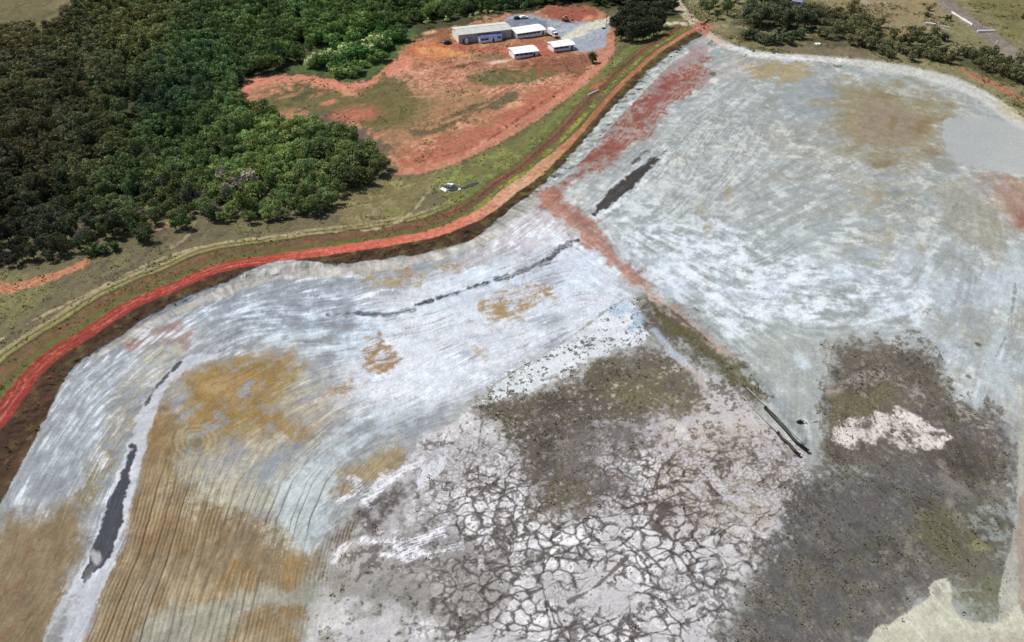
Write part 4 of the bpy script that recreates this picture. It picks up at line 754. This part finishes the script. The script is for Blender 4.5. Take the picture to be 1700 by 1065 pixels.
# low scrub on the silt and grass tussocks on the dam: nobody could count them
def tufts(mask, n, size, cols, name, label, seed, cat):
    r = np.random.default_rng(seed); w_ = (mask * ((U > -25) & (U < 1725) & (V > 0) & (V < 1080))).astype(np.float64)
    area = np.abs(np.gradient(XX, axis=1) * np.gradient(YY, axis=0)); w_ = (w_ * area).ravel(); w_ /= w_.sum()
    k = r.choice(len(w_), n, p=w_); p = PTS[k] + np.concatenate([r.uniform(-.5, .5, (n, 2)), np.zeros((n, 1))], 1)
    nb = 5; s = size * r.uniform(.5, 1.5, n) * (1 + 1.2 * (r.random(n) < .12)); cc = np.array([alb(c) * 1.5 for c in cols])[r.integers(0, len(cols), n)] * r.uniform(.85, 1.2, (n, 1))
    out = []; 
    for b in range(nb):
        a = r.uniform(0, 6.28, n); tl = r.uniform(.1, .9, n); d = np.stack([np.cos(a), np.sin(a), np.zeros(n)], -1); e = np.stack([-np.sin(a), np.cos(a), np.zeros(n)], -1)
        up = np.array([0, 0, 1.0]); q = p + d * (s * .35)[:, None]
        tip = q + d * (s * tl * .6)[:, None] + up * (s * r.uniform(.12, .5, n))[:, None]
        wv = e * (s * .42)[:, None]
        out.append(np.stack([q - wv * .8 - up * .05, q + wv * .8 - up * .05, tip + wv * .6, tip - wv * .6], 1))
    Q = np.concatenate(out, 0).reshape(-1, 3); Cc = np.tile(np.concatenate([cc, np.ones((n, 1))], 1), (nb, 1)).repeat(4, 0)
    me = np_mesh(name, Q, np.arange(len(Q)).reshape(-1, 4), LEAFA, np.ones((len(Q), 4)), 'clump', False)
    at = me.attributes.new('leafcol', 'FLOAT_COLOR', 'POINT'); at.data.foreach_set('color', Cc.astype(np.float32).ravel())
    o = bpy.data.objects.new(name, me); C.objects.link(o); o['kind'] = 'stuff'; return tag(o, label, cat)
tufts(np.clip(vegm, 0, 1) ** 2 * (.15 + .85 * thr(n_sml + n_mid, -.2, .8)), 9000, .2, [(108, 102, 78), (100, 92, 82), (112, 108, 82), (104, 100, 98), (92, 84, 76)], 'marsh_scrub', 'low olive and grey brown scrub spreading over the silt of the lower basins', 5, 'scrub')
tufts(np.clip(m_face + m_inner * .8, 0, 1) * (1 - m_crest) * thr(n_mid + n_sml, -.3, .6), 14000, .26, [(110, 112, 54), (128, 126, 66), (98, 92, 50), (124, 112, 74)], 'dam_grass', 'rough olive and yellow grass growing on the slopes of the dam', 6, 'grass')
tufts(np.clip(SH + CK * .25, 0, 1) * thr(n_sml, .1, .7), 2200, .2, [(70, 64, 52), (84, 80, 56)], 'shore_scrub', 'dark specks of scrub dotted over the white crust and shore', 7, 'scrub')
tufts(np.clip(m_tr + .0, 0, 1) * (V > 5) * thr(n_mid, -.3, .5) * (1 - m_hw) * (1 - m_rr), 7000, .5, [(112, 108, 62), (96, 96, 56), (140, 128, 84)], 'field_grass', 'tall dry olive grass over the fields at the top right', 8, 'grass')
tufts(m_clear * thr(n_sml + n_mid, .3, 1.2) * (1 - m_gravel) * (1 - m_haul), 5000, .28, [(120, 108, 60), (104, 98, 54), (150, 118, 78)], 'clearing_weeds', 'thin olive weeds scattered over the red soil clearing', 9, 'weeds')

# ------------------------------------------------------------------ buildings
WHITE = flat_mat('white_paint', (.80, .80, .80), .6, .05, .6); CREAM = flat_mat('cream_wall', (.74, .69, .58), .8, .06, .5); GREYW = flat_mat('grey_sheet_wall', (.40, .40, .40), .7, .12, .4)
ROOFG = flat_mat('grey_sheet_roof', (.50, .49, .45), .55, .10, .35); WHROOF = flat_mat('white_sheet_roof', (.80, .81, .84), .45, .05, .5); BLUE = flat_mat('navy_roof', (.10, .12, .30), .5, .15, .5)
GLASS = flat_mat('dark_glass', (.02, .03, .05), .15, .2, 1, 0, .5); DARK = flat_mat('dark_metal', (.03, .03, .035), .5, .2, 2); RED_ = flat_mat('red_trim', (.42, .12, .10), .7, .1, 2); BRN = flat_mat('brown_wood', (.14, .09, .06), .9, .2, 2)
CONC = flat_mat('pale_concrete', (.74, .73, .70), .85, .08, 1.2); ORG = flat_mat('orange_paint', (.55, .22, .10), .5, .15, 2); YEL = flat_mat('rust_pipe', (.35, .33, .30), .6, .2, 1)
def frame(pl, pr):
    a = gpos(*pl); b = gpos(*pr); d = b - a; L = math.hypot(d.x, d.y); return a, math.atan2(d.y, d.x), L
def house(name, pl, pr, depth, hw, rise, roof, wall, label, cat='building', band=True, eave=.7, doors=(.8,), gable=CREAM, group=None, nwin=0):
    a, rz, L = frame(pl, pr); z = a.z
    e = empty(name, (a.x, a.y, z), rz, label, cat, group)
    mb = MB().box(0, L, 0, depth, -1, hw)
    mb.add([(0, 0, hw), (0, depth, hw), (0, depth / 2, hw + rise - .12), (L, 0, hw), (L, depth, hw), (L, depth / 2, hw + rise - .12)], [(0, 2, 1), (3, 4, 5)])
    mb.build('wall', wall, e)
    g = MB().box(-.03, -.003, .15, depth - .15, 0, hw - .1); g.build('end_wall', gable, e)
    r = MB(); t = .14; x0, x1 = -eave * .6, L + eave * .6
    for s in (0, 1):
        ya = -eave if s == 0 else depth + eave; yb = depth / 2; za = hw - eave * rise / (depth / 2); zb = hw + rise
        v = [(x0, ya, za), (x1, ya, za), (x1, yb, zb), (x0, yb, zb)]; v += [(p[0], p[1], p[2] + t) for p in v]
        r.add(v, [(0, 3, 2, 1), (4, 5, 6, 7), (0, 1, 5, 4), (1, 2, 6, 5), (2, 3, 7, 6), (3, 0, 4, 7)])
    n = int(L / 1.1)
    for i in range(n + 1):                                         # standing seams
        x = x0 + (x1 - x0) * i / n
        for s in (0, 1):
            ya = -eave if s == 0 else depth + eave; za = hw - eave * rise / (depth / 2)
            r.tube([(x, ya, za + t + .01), (x, depth / 2, hw + rise + t + .01)], .04, 4)
    ro = r.build('roof', roof, e)
    rd = MB().tube([(x0, depth / 2, hw + rise + t), (x1, depth / 2, hw + rise + t)], .13, 6).build('ridge_cap', roof, ro)
    if band:
        w_ = MB(); n = max(3, int(L / 2.6)); z0, z1 = hw * .46, hw * .86
        for i in range(n):
            xa = L * (.03 + .94 * i / n) + .04; xb = L * (.03 + .94 * (i + 1) / n) - .04
            if any(xa - .6 < L * dd < xb + .6 for dd in doors): continue
            fo = MB().box(xa, xb, -.06, .02, z0, z1).build('window', WHITE, e)
            MB().box(xa + .07, xb - .07, -.085, -.063, z0 + .07, z1 - .07).build('pane', GLASS, fo)
    for dd in doors:
        do = MB().box(L * dd - .5, L * dd + .5, -.07, .02, 0, 2.1).build('door', GLASS if band else BRN, e)
        MB().box(L * dd + .3, L * dd + .42, -.13, -.073, 1.0, 1.08).build('handle', GREYW, do)
    MB().tube([(L - .2, -eave + .2, 0), (L - .2, -eave + .2, hw - .25)], .06, 6).build('porch_post', WHITE, e)
    return e
sh = house('long_shed', (761, 71.5), (848, 60.5), 13.5, 4.9, 1.0, ROOFG, GREYW, 'long shed with beige grey roof and cream end wall, largest building in the yard', 'shed', False, .6, (.09, .5), CREAM)
L = frame((761, 71.5), (848, 60.5))[2]
for k in (.2, .62, .85): d = MB().box(L * k - 1.7, L * k + 1.7, -.07, .02, 0, 3.4).build('roller_door', flat_mat('roller_grey', (.30, .31, .33), .6, .1, 3), sh); MB().box(L * k - .3, L * k + .3, -.12, -.073, .9, 1.0).build('handle', GREYW, d)
MB().box(L * .36, L * .60, -.10, -.02, 3.5, 4.3).build('fascia_panel', RED_, sh)
house('office_building', (796.5, 71), (832, 66.5), 5.0, 2.9, .7, BLUE, WHITE, 'small white cabin with navy blue roof directly in front of the long grey shed', 'cabin', True, .4, (.62,), WHITE)
house('site_cabin', (857, 63.5), (904, 57), 10.0, 3.1, .6, WHROOF, WHITE, 'white roofed cabin beside the right end of the long grey shed', 'cabin', True, .8, (.93,), WHITE)
house('site_cabin', (854, 97), (893, 91), 9.0, 3.1, .6, WHROOF, WHITE, 'white roofed cabin nearest the camera, standing alone on red soil', 'cabin', True, .8, (.84,), WHITE)
house('site_cabin', (919, 85), (952, 80), 8.0, 2.9, .6, WHROOF, WHITE, 'white roofed cabin at the left edge of the blue gravel yard', 'cabin', True, .8, (.9,), WHITE)
house('farmhouse', (1311, 10.5), (1328, 13), 12, 3.6, 1.4, flat_mat('slate_blue_roof', (.20, .22, .34), .6, .1, .6), WHITE, 'white walled house with blue grey roof behind the tree belt at the top', 'house', True, .5, (.5,), WHITE)

# box truck, pickup, excavator
TYRE = flat_mat('tyre', (.02, .02, .02), .9, .2, 4); RIM = flat_mat('rim', (.4, .4, .4), .4, .1, 4); LAMP = flat_mat('lamp_glass', (.7, .68, .6), .2, .1, 4)
def wheel(e, x, y, r, wd=.28):
    w_ = bpy.data.objects.new('wheel', None); C.objects.link(w_); w_.parent = e; w_.location = (x, y, r)
    MB().tube([(0, -wd / 2, 0), (0, -wd / 2 + .05, 0), (0, wd / 2 - .05, 0), (0, wd / 2, 0)], [r * .9, r, r, r * .9], 16).build('tyre', TYRE, w_)
    MB().tube([(0, -wd / 2 - .02, 0), (0, wd / 2 + .02, 0)], r * .55, 12).build('rim', RIM, w_)
def truck(u, v, rz, label, s=1.0):
    e = empty('box_truck', gpos(u, v), rz, label, 'truck'); e.scale = (s, s, s)
    MB().box(-3.2, 2.9, -1.0, 1.0, .75, .95).build('chassis', DARK, e)
    MB().box(-3.3, 1.0, -1.2, 1.2, .96, 3.3).build('cargo_box', WHITE, e)
    c = MB().add([(1.15, -1.05, .7), (3.2, -1.05, .7), (3.2, -1.05, 1.7), (2.75, -1.0, 2.55), (1.15, -1.0, 2.6), (1.15, 1.05, .7), (3.2, 1.05, .7), (3.2, 1.05, 1.7), (2.75, 1.0, 2.55), (1.15, 1.0, 2.6)],
                 [(0, 1, 2, 3, 4), (9, 8, 7, 6, 5), (1, 6, 7, 2), (2, 7, 8, 3), (3, 8, 9, 4), (0, 4, 9, 5), (0, 5, 6, 1)]).build('cab', WHITE, e)
    MB().add([(3.22, -.9, 1.72), (3.22, .9, 1.72), (2.79, .88, 2.5), (2.79, -.88, 2.5)], [(0, 1, 2, 3)]).build('windscreen', GLASS, c)
    for y in (-1, 1):
        MB().box(1.7, 2.6, y * 1.06 - .01, y * 1.06 + .01, 1.65, 2.3).build('side_window', GLASS, c)
        MB().box(3.2, 3.25, y * .8 - .18, y * .8 + .18, .95, 1.15).build('headlight', LAMP, c)
        wheel(e, 2.3, y * .95, .48); wheel(e, -2.0, y * .95, .48)
a, rz, L = frame((908, 58), (925, 64))
truck(917, 59, math.atan2(-16, 9) , 'white box truck parked between two white roofed cabins, cab towards the camera', 1.25)
def car(u, v, rz, mat, name, label):
    e = empty(name, gpos(u, v), rz, label, 'car'); e.scale = (1.15,) * 3
    b = MB(); prof = [(-2.2, .45), (2.2, .45), (2.25, .85), (1.2, 1.0), (.6, 1.5), (-1.4, 1.55), (-2.1, 1.05), (-2.25, .9)]
    n = len(prof); b.add([(x, -.88, z) for x, z in prof] + [(x, .88, z) for x, z in prof], [tuple(range(n)), tuple(range(2 * n - 1, n - 1, -1))] + [(i, i + n, (i + 1) % n + n, (i + 1) % n) for i in range(n)]).build('body', mat, e)
    for y in (-1, 1):
        MB().add([(-1.7, y * .89, 1.08), (.95, y * .89, 1.05), (.5, y * .89, 1.42), (-1.35, y * .89, 1.46)], [(0, 1, 2, 3)]).build('side_window', GLASS, e)
        MB().box(2.2, 2.27, y * .6 - .15, y * .6 + .15, .62, .8).build('headlight', LAMP, e)
        wheel(e, 1.35, y * .82, .34, .2); wheel(e, -1.35, y * .82, .34, .2)
    MB().add([(1.2, -.75, 1.02), (1.2, .75, 1.02), (.64, .7, 1.48), (.64, -.7, 1.48)], [(0, 1, 2, 3)]).build('windscreen', GLASS, e)
car(869, 29, .35, WHITE, 'parked_car', 'white car parked behind the cabins near the wood edge'); car(859, 31, .3, DARK, 'parked_car', 'dark car parked to the left of the white car behind the cabins')
car(741, 71, .5, DARK, 'parked_car', 'dark vehicle parked beside the cream end wall of the long shed')
# excavator
e = empty('excavator', gpos(938, 34), -.6, 'orange and dark excavator working below the red soil heap behind the yard', 'excavator')
for y in (-1, 1): MB().tube([(-1.9, y * 1.1, .45), (-1.4, y * 1.1, .9), (1.4, y * 1.1, .9), (1.9, y * 1.1, .45), (1.4, y * 1.1, .08), (-1.4, y * 1.1, .08), (-1.9, y * 1.1, .45)], .28, 6).build('track', TYRE, e)
bd = MB().box(-1.9, 1.1, -1.2, 1.2, 1.15, 2.3).build('body', ORG, e)
cb_ = MB().box(.0, 1.5, -1.2, -.2, 2.31, 3.4).build('cab', ORG, e); MB().box(1.5, 1.53, -1.1, -.3, 2.45, 3.3).build('cab_window', GLASS, cb_); MB().box(.15, 1.35, -1.23, -1.2, 2.45, 3.3).build('cab_window', GLASS, cb_)
MB().tube([(1.0, .3, 2.0), (2.8, .3, 4.4), (4.4, .3, 4.2)], [.3, .32, .22], 6).build('boom', ORG, e); MB().tube([(4.4, .3, 4.3), (5.2, .3, 1.6)], [.22, .16], 6).build('arm', ORG, e)
MB().add([(4.7, -.2, 1.6), (5.6, -.2, 1.5), (5.3, -.2, .6), (4.6, -.2, .8), (4.7, .8, 1.6), (5.6, .8, 1.5), (5.3, .8, .6), (4.6, .8, .8)], [(0, 1, 2, 3), (7, 6, 5, 4), (1, 5, 6, 2), (2, 6, 7, 3), (3, 7, 4, 0), (0, 4, 5, 1)]).build('bucket', DARK, e)

# poles
def pole(u, v, h, label, lamp=False, mat=BRN, base=None):
    e = empty('utility_pole', gpos(u, v), .4, label, 'pole')
    MB().tube([(0, 0, -.5), (0, 0, h)], [.16, .10], 8).build('post', mat, e)
    if lamp:
        a = MB().tube([(0, 0, h - .2), (.6, 0, h + .25), (1.4, 0, h + .3)], .05, 6).build('lamp_arm', mat, e); MB().box(1.2, 1.9, -.14, .14, h + .2, h + .32).build('lamp_head', GREYW, a)
    else:
        a = MB().box(-.9, .9, -.06, .06, h - .7, h - .55).build('crossarm', mat, e)
        for x in (-.8, 0, .8): MB().tube([(x, 0, h - .54), (x, 0, h - .3)], .06, 6).build('insulator', GREYW, a)
pole(1005, 46, 9, 'tall thin dark pole standing where the pale road meets the gravel yard', True, DARK)
pole(783, 104, 9, 'thin weathered pole on the orange slope below the long shed', False, flat_mat('weathered_wood', (.30, .24, .20), .9))
pole(619, 245, 8, 'thin grey pole at the lower left corner of the red clearing', False, flat_mat('grey_wood', (.26, .24, .22), .9))
e = empty('concrete_footing', gpos(1002, 47), .2, 'dark base block beside the foot of the tall yard pole', 'block'); MB().box(-1.0, .7, -.9, .9, -.2, .7).build('block', DARK, e); MB().box(-.7, .4, -.6, .6, .7, 1.0).build('cap', GREYW, e)
e = empty('water_tank', gpos(774, 71), 0, 'small white tank standing at the front corner of the long shed', 'tank'); MB().tube([(0, 0, 0), (0, 0, 2.4), (0, 0, 2.9)], [1.0, 1.0, .3], 16).build('tank_body', WHITE, e, True); MB().tube([(0, 0, 2.9), (0, 0, 3.1)], .35, 10).build('lid', WHITE, e)
# spillway outlet below the outer face
a = gpos(738, 316); rzz = -.72
e = empty('concrete_chute', a, rzz, 'white concrete chute slab at the drain outlet on the grassy slope', 'chute'); e.scale = (.72, .62, .6)
MB().add([(-3.2, -1.1, .5), (2.4, -1.5, .25), (2.4, 1.5, .25), (-3.2, 1.1, .5), (-3.2, -1.1, -.6), (2.4, -1.5, -.6), (2.4, 1.5, -.6), (-3.2, 1.1, -.6)], [(0, 1, 2, 3), (0, 4, 5, 1), (1, 5, 6, 2), (2, 6, 7, 3), (3, 7, 4, 0)]).build('slab', CONC, e)
for y in (-1, 1): MB().add([(-3.2, y * 1.1, .5), (2.4, y * 1.5, .25), (2.4, y * 1.75, .25), (-3.2, y * 1.35, .5), (-3.2, y * 1.1, 1.1), (2.4, y * 1.5, .75), (2.4, y * 1.75, .75), (-3.2, y * 1.35, 1.1)], [(0, 1, 5, 4), (3, 7, 6, 2), (4, 5, 6, 7), (0, 4, 7, 3), (1, 2, 6, 5)]).build('kerb', CONC, e)
WAT_SHADE = flat_mat('dark_water', (.010, .012, .011), .45, .3, .6, 0, .5)  # near-black for the outlet pool, reused as painted shade in the trench
def sheet(pts, name, mat, dz):
    P = spline(pts, True, 5); g = [gpos(*p) for p in P]; c = sum(g, Vector()) / len(g); zz = max(q.z for q in g)
    v = [(q.x, q.y, q.z + dz) for q in g] + [(c.x, c.y, c.z + dz + .02)]; n = len(g); me = bpy.data.meshes.new(name); me.from_pydata(v, [], [(i, (i + 1) % n, n) for i in range(n)]); me.materials.append(mat)
    o = bpy.data.objects.new(name, me); C.objects.link(o); return o
sheet([(731, 309), (740, 307), (748, 302), (753, 305), (760, 312), (752, 317), (744, 316), (736, 312)], 'water_and_trench_shade', WAT_SHADE, .18)['kind'] = 'structure'
sheet([(760, 313), (768, 310), (776, 306), (785, 303), (793, 302), (788, 306), (777, 310), (768, 313)], 'water_and_trench_shade', WAT_SHADE, .22)['kind'] = 'structure'  # dark sheet laid in to stand for the shade inside the drain trench
def drum(u, v, r, h, label):
    e = empty('drum', gpos(u, v), 0, label, 'drum'); MB().tube([(0, 0, 0), (0, 0, h)], r, 14).build('drum_body', CONC, e, False)
    for z in (h * .33, h * .66): MB().tube([(0, 0, z), (0, 0, z + .06)], r + .03, 14).build('hoop', CONC, e)
drum(744.5, 308, .5, 1.1, 'smaller white drum standing left of its twin at the dark drain outlet'); drum(750, 309.5, .75, 1.3, 'larger white drum standing right of its twin at the dark drain outlet')
drum(762, 316, .55, .8, 'single pale drum at the lower side of the dark drain trench')
# white pipe on the slope
def pipe(pts, r, mat, label, name='pipe', dz=.25, ends=None):
    g = [gpos(*p) + Vector((0, 0, r + dz)) for p in pts]; e = empty(name, g[0], 0, label, 'pipe'); l = [q - g[0] for q in g]
    MB().tube(l, r, 10).build('pipe_run', mat, e, True)
    for k in (0, -1):
        d = (l[1] - l[0] if k == 0 else l[-1] - l[-2]).normalized(); MB().tube([l[k] - d * .12, l[k] + d * .12], r * 1.35, 12).build('flange', mat, e)
    return e
pipe([(975, 158), (984, 154), (992, 150)], .28, WHITE, 'short white pipe lying on the grass of the outer slope below the haul road')
BLK = flat_mat('black_pipe', (.015, .015, .015), .5, .2, 2); GRP = flat_mat('grey_pipe', (.26, .26, .25), .6, .1, 1)
pipe([(1234, 660), (1250, 678), (1270, 699), (1289, 719)], .15, GRP, 'long straight thin grey pipe across the silt, left of the mud strip', 'discharge_pipe')
pipe([(1290, 720), (1296, 728), (1308, 738), (1316, 748), (1325, 756)], .36, BLK, 'thick black hose continuing from the thin grey pipe, lower of the two black hoses', 'discharge_hose')
pipe([(1270, 678), (1280, 690), (1300, 712), (1320, 735), (1340, 750)], .4, BLK, 'thick black hose along the right of the mud strip, upper of the two black hoses', 'discharge_hose')
pipe([(1240, 646), (1262, 668), (1290, 694), (1312, 718), (1334, 742)], .13, GRP, 'thin grey pipe lying beside and above the upper black hose', 'discharge_pipe', .5)
# small kit at the end of the divide
e = empty('pump_unit', gpos(1327, 700), .3, 'small dark pump set on the silt right of the black hoses', 'pump')
MB().box(-1.0, 1.0, -.4, .4, 0, .25).build('skid', DARK, e); MB().tube([(-.7, 0, .6), (.3, 0, .6)], .35, 10).build('motor', DARK, e); MB().tube([(.35, 0, .6), (.8, 0, .6)], .28, 10).build('pump_housing', YEL, e); MB().tube([(.8, 0, .6), (1.4, -.3, .3), (1.6, -1.2, .15)], .1, 6).build('outlet_hose', BLK, e)
# barriers and walls by the paved road
def wallrun(p0, p1, h, t, mat, name, label, cat):
    a, rz, L = frame(p0, p1); e = empty(name, a, rz, label, cat)
    MB().box(0, L, 0, t, -.5, h).build('wall_panel', mat, e); MB().box(-.1, L + .1, -.06, t + .06, h + .002, h + .16).build('coping', mat, e)
wallrun((1579, 20), (1596, 31), .8, .5, CONC, 'roadside_barrier', 'upper left stretch of white barrier beside the paved road', 'barrier')
wallrun((1596, 31), (1612, 41), .8, .5, CONC, 'roadside_barrier', 'second stretch of white barrier running down beside the paved road', 'barrier')
wallrun((1622, 52.5), (1650, 52), 1.0, .6, WHITE, 'entrance_wall', 'white low wall lying across the side of the paved road', 'wall')
wallrun((1535, 39.5), (1552, 41.5), 1.1, .8, WHITE, 'white_trough', 'white trough in the dry field left of the paved road', 'trough')
wallrun((1556, 43), (1576, 47), .6, .3, CONC, 'low_wall', 'faint grey low wall right of the white trough in the dry field', 'wall')
e = empty('road_marker', gpos(1654, 70), 0, 'small white marker post at the edge of the paved road', 'post'); MB().box(-.25, .25, -.2, .2, -.2, 1.4).build('post', WHITE, e); MB().box(-.4, .4, -.21, -.2, .9, 1.4).build('plate', WHITE, e)
# huts and gate posts seen as white specks
for (u, v, lb) in ((1232, 25, 'small white tank beside the dark trees left of the white house'), (1284, 13, 'small white tank among the trees just left of the white house')):
    e = empty('water_tank', gpos(u, v), 0, lb, 'tank'); MB().tube([(0, 0, 0), (0, 0, 2.0), (0, 0, 2.5)], [1.1, 1.1, .3], 14).build('tank_body', WHITE, e, True); MB().tube([(0, 0, 2.5), (0, 0, 2.7)], .35, 10).build('lid', WHITE, e)
e = empty('gate_post', gpos(1144, 8), 0, 'single white post right of the tan road above the crossroads', 'post'); MB().tube([(0, 0, -.3), (0, 0, 1.8)], .35, 8).build('post', WHITE, e); MB().tube([(0, 0, 1.8), (0, 0, 2.1)], [.45, .2], 8).build('cap', WHITE, e)
e = empty('rock_pile', gpos(1357, 72), 0, 'pale rocks heaped in the brown scrub above the pond road', 'rocks')
for i in range(5):
    x, y = rnd.uniform(-1.2, 1.2), rnd.uniform(-1, 1); MB().tube([(x, y, -.2), (x + .1, y, .5), (x, y + .1, .9)], [.8, .75, .2], 7).build('rock', CONC, e)
print('objects', len(bpy.data.objects), 'forest cand', len(ca), 'verts', nr * nc)
